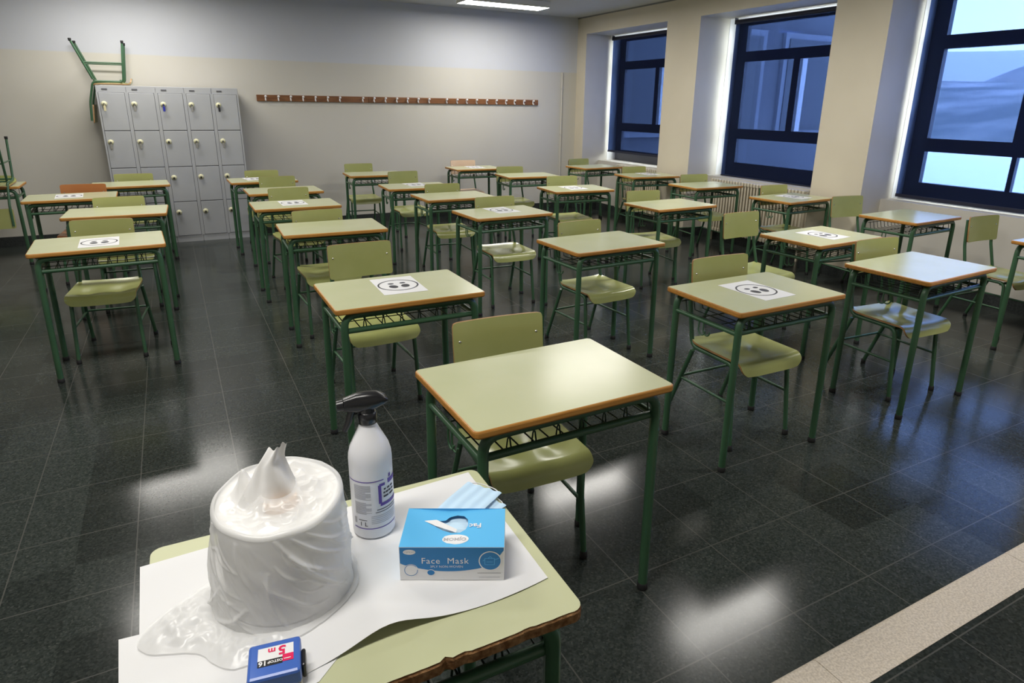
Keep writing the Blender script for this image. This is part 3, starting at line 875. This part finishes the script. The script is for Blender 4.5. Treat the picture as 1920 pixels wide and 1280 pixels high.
def paper_mesh(outline, z, lift, nx=44, ny=34):
    """a sheet meshed over its outline quad with gentle waves, thickness 0.4 mm"""
    (ax, ay), (bx, by), (cx, cy), (dx, dy) = outline      # far left, far right, near right, near left
    def at(u, v, off):
        x = (ax * (1 - u) + bx * u) * (1 - v) + (dx * (1 - u) + cx * u) * v
        y = (ay * (1 - u) + by * u) * (1 - v) + (dy * (1 - u) + cy * u) * v
        px, py, pz = lift(u, v, x, y)
        return (px, py, z + pz + off)
    t = MB()
    k = nx + 1
    top = [at(i / nx, j / ny, 0.0005) for j in range(ny + 1) for i in range(k)]
    bot = [at(i / nx, j / ny, 0.0) for j in range(ny + 1) for i in range(k)]
    q = [(j * k + i, (j + 1) * k + i, (j + 1) * k + i + 1, j * k + i + 1) for j in range(ny) for i in range(nx)]
    t.add(top, q, 0, True); t.add(bot, [f[::-1] for f in q], 0, True)
    n = ny + 1
    loop = [i for i in range(k)] + [j * k + nx for j in range(1, n)] + [(n - 1) * k + i for i in range(nx - 1, -1, -1)] + [j * k for j in range(n - 2, 0, -1)]
    m = len(loop)
    t.add([top[i] for i in loop] + [bot[i] for i in loop], [(a, m + a, m + (a + 1) % m, (a + 1) % m) for a in range(m)], 0)
    return t
def liftB(u, v, x, y):
    return (x, y, 0.0006)
p2 = paper_mesh([(-0.183, 1.072), (0.30, 1.02), (0.095, 0.835), (-0.170, 0.815)], FH, liftB, 10, 10).build('paper_sheet', M['paper'])
tag(p2, 'white paper sheet at the near left corner of the foreground desk, under the bag', 'paper', 'white paper sheets on the foreground desk')
def liftA(u, v, x, y):
    # near edge ripples and curls up between the tape and the corner
    e = max(0.0, (v - 0.62) / 0.38)
    wave = math.exp(-((u - 0.55) / 0.095) ** 2)
    zz = 0.0016 + e ** 2 * wave * 0.022 + e * 0.0008 * (0.5 + 0.5 * math.sin(u * 30))
    yy = y - e ** 2 * 0.010 * math.sin(u * 9.0)
    return (x, yy, zz)
p1 = paper_mesh([(-0.157, 1.256), (0.537, 1.280), (0.526, 0.876), (-0.148, 0.850)], FH, liftA).build('paper_sheet', M['paper'])
tag(p1, 'large white paper sheet under the bottle and mask box on the foreground desk', 'paper', 'white paper sheets on the foreground desk')

# tissue roll standing in its bag
RXC, RYC, RR, RH = 0.088, 1.076, 0.104, 0.196
ZP = FH + 0.0034
t = thing('paper_roll', 'big white tissue roll standing inside the plastic bag', 'paper roll', (RXC, RYC, ZP))
b = MB()
b.lathe([(0.032, 0.0), (RR - 0.002, 0.0), (RR, 0.002), (RR, RH - 0.004), (RR - 0.003, RH), (0.090, RH - 0.001), (0.060, RH - 0.006), (0.036, RH - 0.012), (0.032, RH - 0.02), (0.032, 0.0)], (0, 0, 0), 56)
def tilted(v):
    k = min(1.0, max(0.0, v[2] / RH) ** 2)
    return (v[0], v[1], v[2] + k * (-0.006 + 0.10 * v[1] + 0.03 * v[0]))
b.v = [tilted(v) for v in b.v]
b.build('roll', M['roll'], t)
MB().lathe([(0.031, RH - 0.10), (0.031, RH - 0.006), (0.028, RH - 0.006), (0.028, RH - 0.10)], (0, 0, 0), 32).build('core', M['core'], t)
# pulled out tip: a crumpled sheet narrowing upwards, its torn end flopping over
def tip(u, v):
    w_ = 0.046 * (1 - v) ** 1.2 + 0.015
    c = (u - 0.5) * 2
    x = -0.014 + 0.004 * v + c * w_ + 0.010 * v * v
    y = 0.004 - 0.020 * (1 - c * c) * (1 - 0.6 * v) + 0.014 * v + 0.004 * math.sin(5 * c + 6 * v)
    z = RH - 0.024 + 0.112 * v + 0.010 * c * v + 0.003 * math.sin(9 * c + 3)
    if v > 0.72: y -= 0.045 * (v - 0.72) ** 1.2 * (1 + c); x += 0.03 * (v - 0.72)
    return (x, y, z)
MB().grid(tip, 18, 26).build('pulled_tip', M['roll'], t)

# translucent bag drawn over the roll
def rid(x, y, z):
    return 1.0 - 2.0 * abs(noise.noise(Vector((x, y, z))))
CREASES = [(258, 0.97, 322, 0.10, 0.0065, 0.0050), (272, 0.95, 330, 0.46, 0.0050, 0.0040), (284, 0.96, 338, 0.60, 0.0045, 0.0035), (268, 0.78, 326, 0.28, 0.0050, 0.0040),
           (300, 0.97, 345, 0.78, 0.0040, 0.0035), (276, 0.55, 320, 0.18, 0.0040, 0.0035), (250, 0.62, 262, 0.02, 0.0050, 0.0060), (190, 0.98, 214, 0.42, 0.0060, 0.0060),
           (178, 0.82, 200, 0.25, 0.0060, 0.0060), (224, 0.92, 238, 0.45, 0.0040, 0.0060), (206, 0.40, 172, 0.03, 0.0060, 0.0055), (230, 0.25, 196, 0.02, 0.0055, 0.0050), (305, 0.75, 345, 0.50, 0.0035, 0.0030)]
rb = random.Random(11)
for _k in range(26):
    _a = rb.uniform(165, 340); _z = rb.uniform(0.25, 0.95); _l = rb.uniform(0.12, 0.34)
    CREASES.append((_a, _z, _a + rb.uniform(12, 34), max(0.02, _z - _l), rb.uniform(0.0018, 0.0034), rb.uniform(0.0024, 0.0040)))
def bag(u, v):
    a = 2 * PI * u
    ca, sa = math.cos(a), math.sin(a)
    if v < 0.36:                       # inside the rim: crumpled film gathered towards the middle
        f = v / 0.36
        r = 0.030 + (RR - 0.001 - 0.030) * f
        x, y = r * ca, r * sa
        cr = rid(x * 22 + 3, y * 34, 1.7) * 0.55 + rid(a * 2.2, f * 3.2 + 0.25 * a, 4.1) * 0.45
        z = RH + 0.004 - 0.016 * math.sin(PI * f) ** 0.8 + 0.011 * cr * math.sin(PI * min(1, f * 1.02)) + 0.012 * (1 - f)
        z += 0.050 * math.exp(-((x + 0.050) / 0.014) ** 2) * math.exp(-((y - 0.030) / 0.020) ** 2)
        z += 0.022 * math.exp(-((x - 0.030) / 0.030) ** 2) * math.exp(-((y - 0.060) / 0.020) ** 2)
        z += 0.012 * math.exp(-((x - 0.055) / 0.025) ** 2) * math.exp(-((y + 0.005) / 0.040) ** 2)
        return (x, y, z)
    if v < 0.42:                       # rolled rim
        f = (v - 0.36) / 0.06
        q = f * PI / 2
        rr_ = RR - 0.001 + 0.0075 * math.sin(q)
        zz = RH + 0.004 - 0.0075 * (1 - math.cos(q)) + 0.0015 * math.sin(7 * a) + 0.002 * rid(a * 1.5, 0.3, 9.0)
        return (rr_ * ca, rr_ * sa, zz)
    def crease(z):
        h = 0.0
        p = Vector((a * 0.112, z))
        for (a1, z1, a2, z2, hh, ww) in CREASES:
            A = Vector((math.radians(a1) * 0.112, z1 * RH)); B = Vector((math.radians(a2) * 0.112, z2 * RH))
            t_ = max(0.0, min(1.0, (p - A).dot(B - A) / (B - A).length_squared))
            n_ = Vector((B.y - A.y, A.x - B.x)).normalized()
            if n_.y > 0: n_ = -n_
            c_ = A + (B - A) * t_ + n_ * (0.009 * math.sin(PI * t_))
            h += 1.0 * hh * math.sin(PI * (0.12 + 0.76 * t_)) * math.exp(-((p - c_).length / (0.68 * ww)) ** 2)
        return h
    def side(f):
        z = (RH - 0.004) * (1 - f) + 0.003
        cr = rid(a * 2.3 + z * 13, z * 5 - a * 0.6, 2.2) * 0.6 + rid(a * 5.1 + z * 30, z * 9, 7.7) * 0.3 + rid(a * 9, z * 40 + a * 4, 3.1) * 0.12
        amp = 0.0006 + 0.0042 * min(1.0, f * 2.2)
        bulge = 0.012 * math.exp(-((a - 3.4) / 0.9) ** 2) * f
        pinch = -0.004 * math.exp(-((f - 0.30) / 0.12) ** 2) * math.exp(-((a - 3.0) / 0.6) ** 2)
        return RR + 0.0045 + crease(z) + amp * (cr + 0.35) + bulge + pinch + 0.004 * f, z
    if v < 0.86:
        r, z = side((v - 0.42) / 0.44)
        return (r * ca, r * sa, z)
    f = (v - 0.86) / 0.14              # skirt trailing to the left
    ext = 0.010 + 0.092 * math.exp(-((a - 3.25) / 0.40) ** 2) + 0.052 * math.exp(-((a - 4.05) / 0.50) ** 2)
    ext *= 1 + 0.10 * math.sin(8 * a)
    r0_, _ = side(1.0)
    r = r0_ + ext * f
    x, y = r * ca, r * sa
    cr = rid(x * 38, y * 38, 5.5) * 0.6 + rid(x * 80, y * 70, 8.5) * 0.4
    z = 0.003 + (ext / 0.1) * math.sin(PI * f ** 0.8) * (0.016 + 0.012 * cr) * (1 - 0.35 * f)
    return (x, y, max(z, 0.0012))
bg_ = MB().grid(lambda u, v: tilted(bag(u, v)), 420, 210, wrap=True).build('plastic_bag', M['film'], None, (RXC, RYC, ZP))
tag(bg_, 'translucent white plastic bag wrapped around the tissue roll', 'bag')

# spray bottle
BX, BY = 0.276, 1.172
t = thing('spray_bottle', 'white spray bottle with black trigger head and purple label lines', 'spray bottle', (BX, BY, FH + 0.0030))
BR = 0.0435
b = MB().lathe([(0.001, 0.0), (BR - 0.006, 0.0), (BR - 0.001, 0.003), (BR, 0.008), (BR, 0.170), (BR - 0.001, 0.182), (BR - 0.005, 0.198), (0.031, 0.214), (0.0235, 0.229), (0.0175, 0.242), (0.0160, 0.250), (0.0160, 0.256), (0.001, 0.256)], (0, 0, 0), 48)
b.build('body', M['bottle'], t)
MB().lathe([(0.0165, 0.246), (0.0185, 0.247), (0.0185, 0.268), (0.015, 0.272), (0.001, 0.272)], (0, 0, 0), 32).build('collar', M['black_plastic'], t)
# trigger head: nozzle to the left, spur to the right
HA = math.radians(172)
def oriented(mb): return mb.xf(Matrix.Rotation(HA, 4, 'Z'))
hd = MB()
sec = [(-0.041, 0.010, 0.003, 0.292), (-0.034, 0.0145, 0.010, 0.294), (-0.020, 0.0165, 0.0165, 0.294), (0.000, 0.0170, 0.0200, 0.292), (0.020, 0.0150, 0.0190, 0.292), (0.036, 0.0120, 0.0150, 0.291), (0.044, 0.0115, 0.0135, 0.290)]
n = 16
vs = []
for x, hw_, hh, zc in sec:
    for k in range(n):
        a = 2 * PI * k / n
        vs.append((x, hw_ * math.copysign(abs(math.cos(a)) ** 0.7, math.cos(a)), zc + hh * math.copysign(abs(math.sin(a)) ** 0.7, math.sin(a))))
fs = [(i * n + k, i * n + (k + 1) % n, (i + 1) * n + (k + 1) % n, (i + 1) * n + k) for i in range(len(sec) - 1) for k in range(n)]
hd.add(vs, fs, 0, True); hd.add(vs[:n], [list(range(n))[::-1]]); hd.add(vs[-n:], [list(range(n))])
hd.tube([(0, 0, 0.266), (0, 0, 0.285)], [0.0165, 0.0160], 14)
oriented(hd).build('spray_head', M['black_plastic'], t)
nz = MB().tube([(0.0445, 0, 0.290), (0.057, 0, 0.289)], [0.0120, 0.0110], 12)
oriented(nz).build('nozzle', M['black_plastic'], t)
tg = MB().tube([(0.026, 0, 0.284), (0.032, 0, 0.268), (0.037, 0, 0.252), (0.046, 0, 0.234)], [0.0085, 0.0075, 0.0068, 0.0055], 10)
oriented(tg).build('trigger', M['black_plastic'], t)
# label printed round the body
lb = MB()
def cyl_patch(a0, a1, z0, z1, mi, r=BR + 0.0004, n=None):
    n = n or max(2, int(abs(a1 - a0) / 0.12) + 1)
    vs = []
    for z in (z0, z1):
        for k in range(n + 1):
            a = a0 + (a1 - a0) * k / n
            vs.append((r * math.cos(a), r * math.sin(a), z))
    lb.add(vs, [(k, k + 1, n + 2 + k, n + 1 + k) for k in range(n)], mi)
A0 = math.radians(-104)            # side facing the camera
d_ = math.radians
cyl_patch(A0 - d_(75), A0 + d_(33), 0.1335, 0.1355, 0)
cyl_patch(A0 - d_(60), A0 + d_(75), 0.0255, 0.0275, 0)
rt = random.Random(5)
z = 0.1255
while z > 0.058:
    if not (0.088 < z < 0.093):
        cyl_patch(A0 - d_(52), A0 - d_(4) - d_(14) * (rt.random() < 0.25), z, z + 0.0012, 1)
    z -= 0.0026
# logo square, open towards the upper right
ga, gb = A0 + d_(16), A0 + d_(92)
za, zb, tw = 0.076, 0.130, d_(8.5)
cyl_patch(ga, ga + tw, za + 0.006, zb - 0.006, 0, BR + 0.0006)
cyl_patch(ga + tw * 0.5, gb, za, za + 0.0068, 0, BR + 0.0006)
cyl_patch(ga + tw * 0.4, ga + d_(20), zb - 0.009, zb - 0.003, 0, BR + 0.0006)
cyl_patch(ga + d_(30), gb, zb - 0.0085, zb + 0.002, 0, BR + 0.0006)
cyl_patch(ga + d_(34), ga + d_(42), zb + 0.004, zb + 0.012, 0, BR + 0.0006)
for zz, spans in ((0.110, ((16, 22), (27, 36), (40, 50))), (0.102, ((14, 20), (22, 30), (32, 40), (43, 52))), (0.0935, ((14, 30), (34, 52)))):
    for a, c in spans: cyl_patch(ga + d_(a), ga + d_(c), zz, zz + 0.004, 2, BR + 0.0006)
cyl_patch(A0 + d_(10), A0 + d_(75), 0.068, 0.0695, 2); cyl_patch(A0 + d_(6), A0 + d_(75), 0.0625, 0.0638, 2)
for k in range(5): cyl_patch(A0 - d_(6), A0 + d_(70), 0.0545 - 0.0042 * k, 0.0555 - 0.0042 * k, 1)
cyl_patch(A0 - d_(42), A0 - d_(18), 0.0455, 0.0468, 2)
tm = text_mb('1 L', 0.014, 2)
for v, f in ((tm, 0),):
    vs = []
    for x, y, zz in v.v:
        a = A0 - d_(28) + x / BR
        vs.append(((BR + 0.0007) * math.cos(a), (BR + 0.0007) * math.sin(a), 0.037 + y))
    lb.add(vs, v.f, 2)
cyl_patch(A0 - d_(58), A0 - d_(50), 0.036, 0.050, 1)
lb.build('label', [M['purple'], M['grey_ink'], M['ink']], t)

# box of face masks
BW, BD, BH = 0.195, 0.120, 0.073
ba = math.atan2(-0.0897, 0.174)
ux, uy = math.cos(ba), math.sin(ba)
fx, fy = 0.275, 0.992
t = thing('mask_box', 'light blue face mask box with a torn opening on the foreground desk', 'box', (fx + ux * BW / 2 - uy * BD / 2, fy + uy * BW / 2 + ux * BD / 2, FH + 0.0036), ba)
bx = MB()
x0, x1, y0, y1 = -BW / 2, BW / 2, -BD / 2, BD / 2
bx.add([(x0, y0, 0), (x1, y0, 0), (x1, y0, BH), (x0, y0, BH)], [(0, 1, 2, 3)], 0)
bx.add([(x1, y0, 0), (x1, y1, 0), (x1, y1, BH), (x1, y0, BH)], [(0, 1, 2, 3)], 0)
bx.add([(x1, y1, 0), (x0, y1, 0), (x0, y1, BH), (x1, y1, BH)], [(0, 1, 2, 3)], 1)
bx.add([(x0, y1, 0), (x0, y0, 0), (x0, y0, BH), (x0, y1, BH)], [(0, 1, 2, 3)], 1)
bx.add([(x0, y0, 0), (x1, y0, 0), (x1, y1, 0), (x0, y1, 0)], [(3, 2, 1, 0)], 0)
# top with the torn teardrop hole
hole = [(-0.058, 0.020), (-0.040, 0.007), (-0.022, -0.006), (-0.004, -0.014), (0.012, -0.013), (0.022, -0.004), (0.026, 0.010), (0.024, 0.028), (0.016, 0.040), (0.002, 0.044), (-0.012, 0.038), (-0.020, 0.026), (-0.036, 0.023)]
def sag(x, y): return BH - 0.006 * math.exp(-((x + 0.01) / 0.05) ** 2) * (0.35 + 0.65 * (y - y0) / BD)
outer = []
hc = (-0.010, 0.009)
for hx_, hy_ in hole:
    dx_, dy_ = hx_ - hc[0], hy_ - hc[1]
    s_ = min((x1 - hc[0]) / dx_ if dx_ > 0 else (x0 - hc[0]) / dx_ if dx_ < 0 else 9e9, (y1 - hc[1]) / dy_ if dy_ > 0 else (y0 - hc[1]) / dy_ if dy_ < 0 else 9e9)
    outer.append((hc[0] + dx_ * s_, hc[1] + dy_ * s_))
# make sure the rectangle's corners are kept
def near(c): return min(range(len(outer)), key=lambda i: (outer[i][0] - c[0]) ** 2 + (outer[i][1] - c[1]) ** 2)
for c in ((x0, y0), (x1, y0), (x1, y1), (x0, y1)): outer[near(c)] = c
nh = len(hole)
rings = []
for q in range(7):
    f = q / 6
    ring = []
    for (ax, ay), (hx_, hy_) in zip(outer, hole):
        x, y = ax + (hx_ - ax) * f, ay + (hy_ - ay) * f
        e = min(1.0, min(abs(x - x0), abs(x - x1), abs(y - y0)) / 0.012)
        ring.append((x, y, BH + (sag(x, y) - BH) * e))
    rings.append(ring)
vs = [p for r_ in rings for p in r_]
bx.add(vs, [(i * nh + k, i * nh + (k + 1) % nh, (i + 1) * nh + (k + 1) % nh, (i + 1) * nh + k) for i in range(6) for k in range(nh)], 1, True)
# printed front: blue field with a curved lower border
def on_front(poly, d, mi): bx.add([(x, y0 - d, z) for x, z in poly], [list(range(len(poly)))], mi)
fw = [(x0 + 0.001, 0.037)] + [(x0 + 0.195 * k / 24, 0.0365 - 0.017 * math.sin(PI * min(1, k / 24 * 1.06)) ** 0.9 + 0.012 * max(0, k / 24 - 0.75)) for k in range(1, 21)] + [(x0 + 0.185, 0.052), (x1 - 0.001, 0.066), (x1 - 0.001, BH - 0.001), (x0 + 0.001, BH - 0.001)]
on_front(fw, 0.0002, 2)
def ring_front(cx, cz, ro, ri, d, mi, n=32, a0=0, a1=2 * PI):
    m = n
    vs = [(cx + ro * math.cos(a0 + (a1 - a0) * k / m), y0 - d, cz + ro * math.sin(a0 + (a1 - a0) * k / m)) for k in range(m + 1)] + [(cx + ri * math.cos(a0 + (a1 - a0) * k / m), y0 - d, cz + ri * math.sin(a0 + (a1 - a0) * k / m)) for k in range(m + 1)]
    bx.add(vs, [(k, k + 1, m + 2 + k, m + 1 + k) for k in range(m)], mi)
cx, cz = x1 - 0.026, 0.043
on_front(ellipse(cx, cz, 0.0205, 0.0205, 36), 0.0004, 2); ring_front(cx, cz, 0.0215, 0.0195, 0.0006, 0)
# mask pictogram
for a, c in (((-0.010, -0.008), (-0.010, 0.006)), ((0.008, -0.008), (0.008, 0.006)), ((-0.010, -0.008), (0.008, -0.008)), ((-0.010, 0.006), (0.008, 0.006)), ((-0.007, -0.002), (0.005, -0.002)), ((0.008, 0.003), (0.016, 0.006)), ((-0.004, 0.006), (0.000, 0.010)), ((0.000, 0.010), (0.004, 0.006)), ((-0.010, 0.003), (-0.014, 0.000))):
    dx_, dz_ = c[0] - a[0], c[1] - a[1]; l_ = math.hypot(dx_, dz_); nx_, nz_ = -dz_ / l_ * 0.0005, dx_ / l_ * 0.0005
    on_front([(cx + a[0] - nx_, cz + a[1] - nz_), (cx + c[0] - nx_, cz + c[1] - nz_), (cx + c[0] + nx_, cz + c[1] + nz_), (cx + a[0] + nx_, cz + a[1] + nz_)], 0.0007, 1)
on_front(ellipse(x0 + 0.019, 0.062, 0.0115, 0.0055, 28), 0.0004, 0)
on_front(ellipse(x0 + 0.021, 0.022, 0.0135, 0.0135, 32), 0.0004, 0); ring_front(x0 + 0.021, 0.022, 0.0125, 0.0115, 0.0006, 2, 32, 0.6, 6.4)
on_front(ellipse(x0 + 0.058, 0.017, 0.0080, 0.0070, 28), 0.0004, 0); on_front(ellipse(x0 + 0.058, 0.017, 0.0068, 0.0058, 28), 0.0006, 2)
on_front([(x1 - 0.050, 0.0150), (x1 - 0.006, 0.0150), (x1 - 0.006, 0.0162), (x1 - 0.050, 0.0162)], 0.0004, 3)
on_front([(x1 - 0.047, 0.0060), (x1 - 0.008, 0.0060), (x1 - 0.008, 0.0068), (x1 - 0.047, 0.0068)], 0.0004, 3)
FRONT = Matrix.Rotation(PI / 2, 4, 'X')
def print_front(s, size, x, z, mi, d=0.0005, spacing=1.0):
    bx.join(text_mb(s, size, mi, spacing).xf(Matrix.Translation((x, y0 - d, z)) @ FRONT))
print_front('Face  Mask', 0.0185, -0.013, 0.0425, 0, 0.0005, 1.08)
print_front('3PLY NON-WOVEN', 0.0070, -0.010, 0.0300, 0, 0.0005, 1.0)
print_front('OJMOM', 0.0055, x0 + 0.019, 0.062, 3, 0.0006)
def print_top(s, size, x, y, mi):
    t_ = text_mb(s, size, mi, 1.0, 0.0004).xf(Matrix.Translation((x, y, 0)) @ Matrix.Rotation(PI, 4, 'Z'))
    t_.v = [(vx, vy, sag(vx, vy) + 0.0012) for vx, vy, vz in t_.v]
    bx.join(t_)
bx.add([(x, y, sag(x, y) + 0.0005) for x, y in ellipse(0.004, -0.0345, 0.0260, 0.0150, 32)], [list(range(32))], 0)
bx.add([(x, y, sag(x, y) + 0.0007) for x, y in ellipse(0.004, -0.0345, 0.0240, 0.0135, 32)], [list(range(32))], 0)
print_top('OJMOM', 0.0125, 0.004, -0.0345, 3)
print_top('Fac', 0.0185, 0.040, 0.006, 0)
bx.build('carton', [M['card'], M['box_light'], M['box_blue'], M['grey_ink']], t)
# torn flap standing at the hole's left tip and the masks showing inside
MB().add([(-0.062, 0.022, BH - 0.002), (-0.036, 0.003, BH + 0.000), (-0.012, -0.010, BH + 0.001), (0.004, -0.0145, BH - 0.002), (0.006, -0.009, BH + 0.001), (-0.016, 0.003, BH + 0.004), (-0.036, 0.017, BH + 0.004)], [(0, 1, 6), (1, 2, 5, 6), (2, 3, 4, 5)]).build('torn_flap', M['card'], t)
def inner(u, v):
    x = -0.070 + 0.125 * u; y = -0.040 + 0.095 * v
    return (x, y, BH - 0.012 + 0.007 * math.exp(-((x - 0.005) / 0.03) ** 2 - ((y - 0.004) / 0.02) ** 2) - 0.0016 * abs(math.sin(v * 22)))
MB().grid(inner, 24, 44).build('folded_masks', M['mask'], t)

# two loose masks
def make_mask(loc, rz, label):
    t = thing('face_mask', label, 'face mask', loc, rz, 'loose face masks')
    def m(u, v):
        x = (u - 0.5) * 0.165; y = (v - 0.5) * 0.092
        pl = 0.0016 * math.sin(v * 2 * PI * 3.5)
        return (x, y, 0.0035 + pl + 0.003 * math.exp(-(x / 0.05) ** 2))
    body = MB().grid(m, 20, 40)
    body.grid(lambda u, v: (lambda p: (p[0], p[1], p[2] - 0.0012))(m(1 - u, v)), 20, 40)
    body.build('cloth', M['mask'], t)
    for s in (-1, 1):
        MB().tube([(s * 0.080, 0.040, 0.003), (s * 0.092, 0.028, 0.0015), (s * 0.094, 0.0, 0.0012), (s * 0.090, -0.026, 0.0015), (s * 0.080, -0.040, 0.003)], 0.0012, 6, bend=0.015).build('ear_loop', M['card'], t)
    return t
make_mask((0.462, 1.118, FH + 0.0028), math.radians(24), 'pale blue pleated mask lying half under another behind the mask box')
make_mask((0.470, 1.142, FH + 0.0092), math.radians(34), 'pale blue pleated mask lying uppermost behind the mask box')

# tape measure
ta = math.radians(-9)
t = thing('tape_measure', 'blue tape measure with red 5 m label at the near edge', 'tape measure', (0.0385, 0.872, FH + 0.0036), ta)
MB().bbox((-0.038, -0.035, 0.0), (0.038, 0.035, 0.012), 0.004).build('lower_case', M['tape_low'], t)
cs = MB().bbox((-0.0385, -0.0355, 0.011), (0.0385, 0.0355, 0.038), 0.005)
cs.build('case', M['tape'], t)
MB().bbox((0.0385, -0.022, 0.006), (0.0455, 0.012, 0.032), 0.003).build('belt_clip', M['black_plastic'], t)
lbm = MB()
zt = 0.0383
lbm.add([(-0.024, -0.010, zt), (0.028, -0.010, zt), (0.028, 0.023, zt), (-0.024, 0.023, zt)], [(0, 1, 2, 3)], 0)
lbm.add([(-0.024, -0.014, zt + 0.0002), (0.012, -0.014, zt + 0.0002), (0.012, -0.002, zt + 0.0002), (-0.024, -0.002, zt + 0.0002)], [(0, 1, 2, 3)], 1)
lbm.add([(0.012, -0.012, zt + 0.0002), (0.028, -0.012, zt + 0.0002), (0.028, 0.002, zt + 0.0002), (0.012, 0.002, zt + 0.0002)], [(0, 1, 2, 3)], 2)
def on_tape(s_, size, x, y, mi, sp=1.0): lbm.join(text_mb(s_, size, mi, sp, size * 0.03).xf(Matrix.Translation((x, y, zt + 0.0005)) @ Matrix.Rotation(PI, 4, 'Z')))
on_tape('5', 0.024, 0.011, 0.0125, 2)
on_tape('m', 0.015, -0.004, 0.0145, 2)
on_tape('OSTOP', 0.0068, 0.0015, -0.0075, 0)
on_tape('16', 0.0125, -0.0165, -0.0075, 0)
lbm.add([(0.014, -0.008, zt + 0.0005), (0.024, -0.008, zt + 0.0005), (0.024, -0.0065, zt + 0.0005), (0.014, -0.0065, zt + 0.0005)], [(0, 1, 2, 3)], 0)
lbm.build('label', [M['white_ink'], M['black_ink'], M['magenta']], t)

# ------------------------------------------------------------------ outside
M['deck'] = varied('pale roof gravel', (0.86, 0.86, 0.85), (0.90, 0.90, 0.89), 0.6, 0.9)
M['facade'] = varied('grey facade panels', (0.085, 0.09, 0.10), (0.115, 0.12, 0.13), 0.5, 0.8)
M['facade_light'] = principled('pale facade frames', (0.17, 0.18, 0.20), 0.7)
M['facade_glass'] = principled('dark facade glass', (0.05, 0.055, 0.06), 0.1)
M['hill'] = varied('wooded hillside', (0.085, 0.105, 0.105), (0.30, 0.30, 0.29), 0.045, 0.95, detail=8.0, lo=0.42, hi=0.72)
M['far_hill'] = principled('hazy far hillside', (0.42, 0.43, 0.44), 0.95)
M['knoll'] = varied('dark wooded knoll', (0.16, 0.175, 0.18), (0.22, 0.23, 0.23), 0.05, 0.95)
d = MB().box((6.9, -30, -0.3), (34, 60, 0.18)).build('flat_roof', M['deck'])
struct(d)
t = thing('building_wing', 'grey school wing seen through the two far blinds', 'building', (6.9, 10.40, 0.18))
MB().box((0, 0, 0), (6.6, 9, 14)).build('wall', M['facade'], t)
for i in range(3):
    for j in range(4):
        f = MB().box((0.5 + i * 2.15, -0.08, 0.9 + j * 3.2), (2.1 + i * 2.15, 0, 3.0 + j * 3.2)).build('window', M['facade_light'], t)
        MB().box((0.62 + i * 2.15, -0.10, 1.02 + j * 3.2), (1.98 + i * 2.15, -0.081, 2.88 + j * 3.2)).build('pane', M['facade_glass'], f)
def ridge(name, label, dist, y0, y1, hfun, mat, depth):
    n = 60
    mb = MB()
    vs = []
    prof = ((0.0, 0.0), (0.25, 0.45), (0.5, 0.8), (0.75, 0.97), (1.0, 1.0), (1.4, 0.6), (1.9, 0.0))
    for k in range(n + 1):
        y = y0 + (y1 - y0) * k / n
        h = hfun(y)
        for f, g in prof: vs.append((dist - depth + depth * f, y, -8 + (h + 8) * g))
    m = len(prof)
    mb.add(vs, [(k * m + j, (k + 1) * m + j, (k + 1) * m + j + 1, k * m + j + 1) for k in range(n) for j in range(m - 1)], 0, True)
    o = mb.build(name, mat)
    return tag(o, label, 'hill')
ridge('hill', 'near wooded hillside seen through the nearest window blind', 260, -60, 260, lambda y: 1.64 + 9.6 + 1.4 * math.sin(y * 0.05) - 0.012 * (y - 130), M['hill'], 150)
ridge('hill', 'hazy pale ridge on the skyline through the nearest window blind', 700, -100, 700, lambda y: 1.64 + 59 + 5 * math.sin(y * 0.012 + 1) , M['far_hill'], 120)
ridge('hill', 'dark wooded knoll on the skyline through the nearest window blind', 480, 23, 279, lambda y: 1.64 - 8 + 49 * math.sin(PI * min(0.9999, max(0.0001, (y - 23) / 256))) ** 0.6, M['knoll'], 60)
g_ = MB().box((34, -200, -8.3), (900, 700, -8.0)).build('ground', M['hill']); struct(g_)
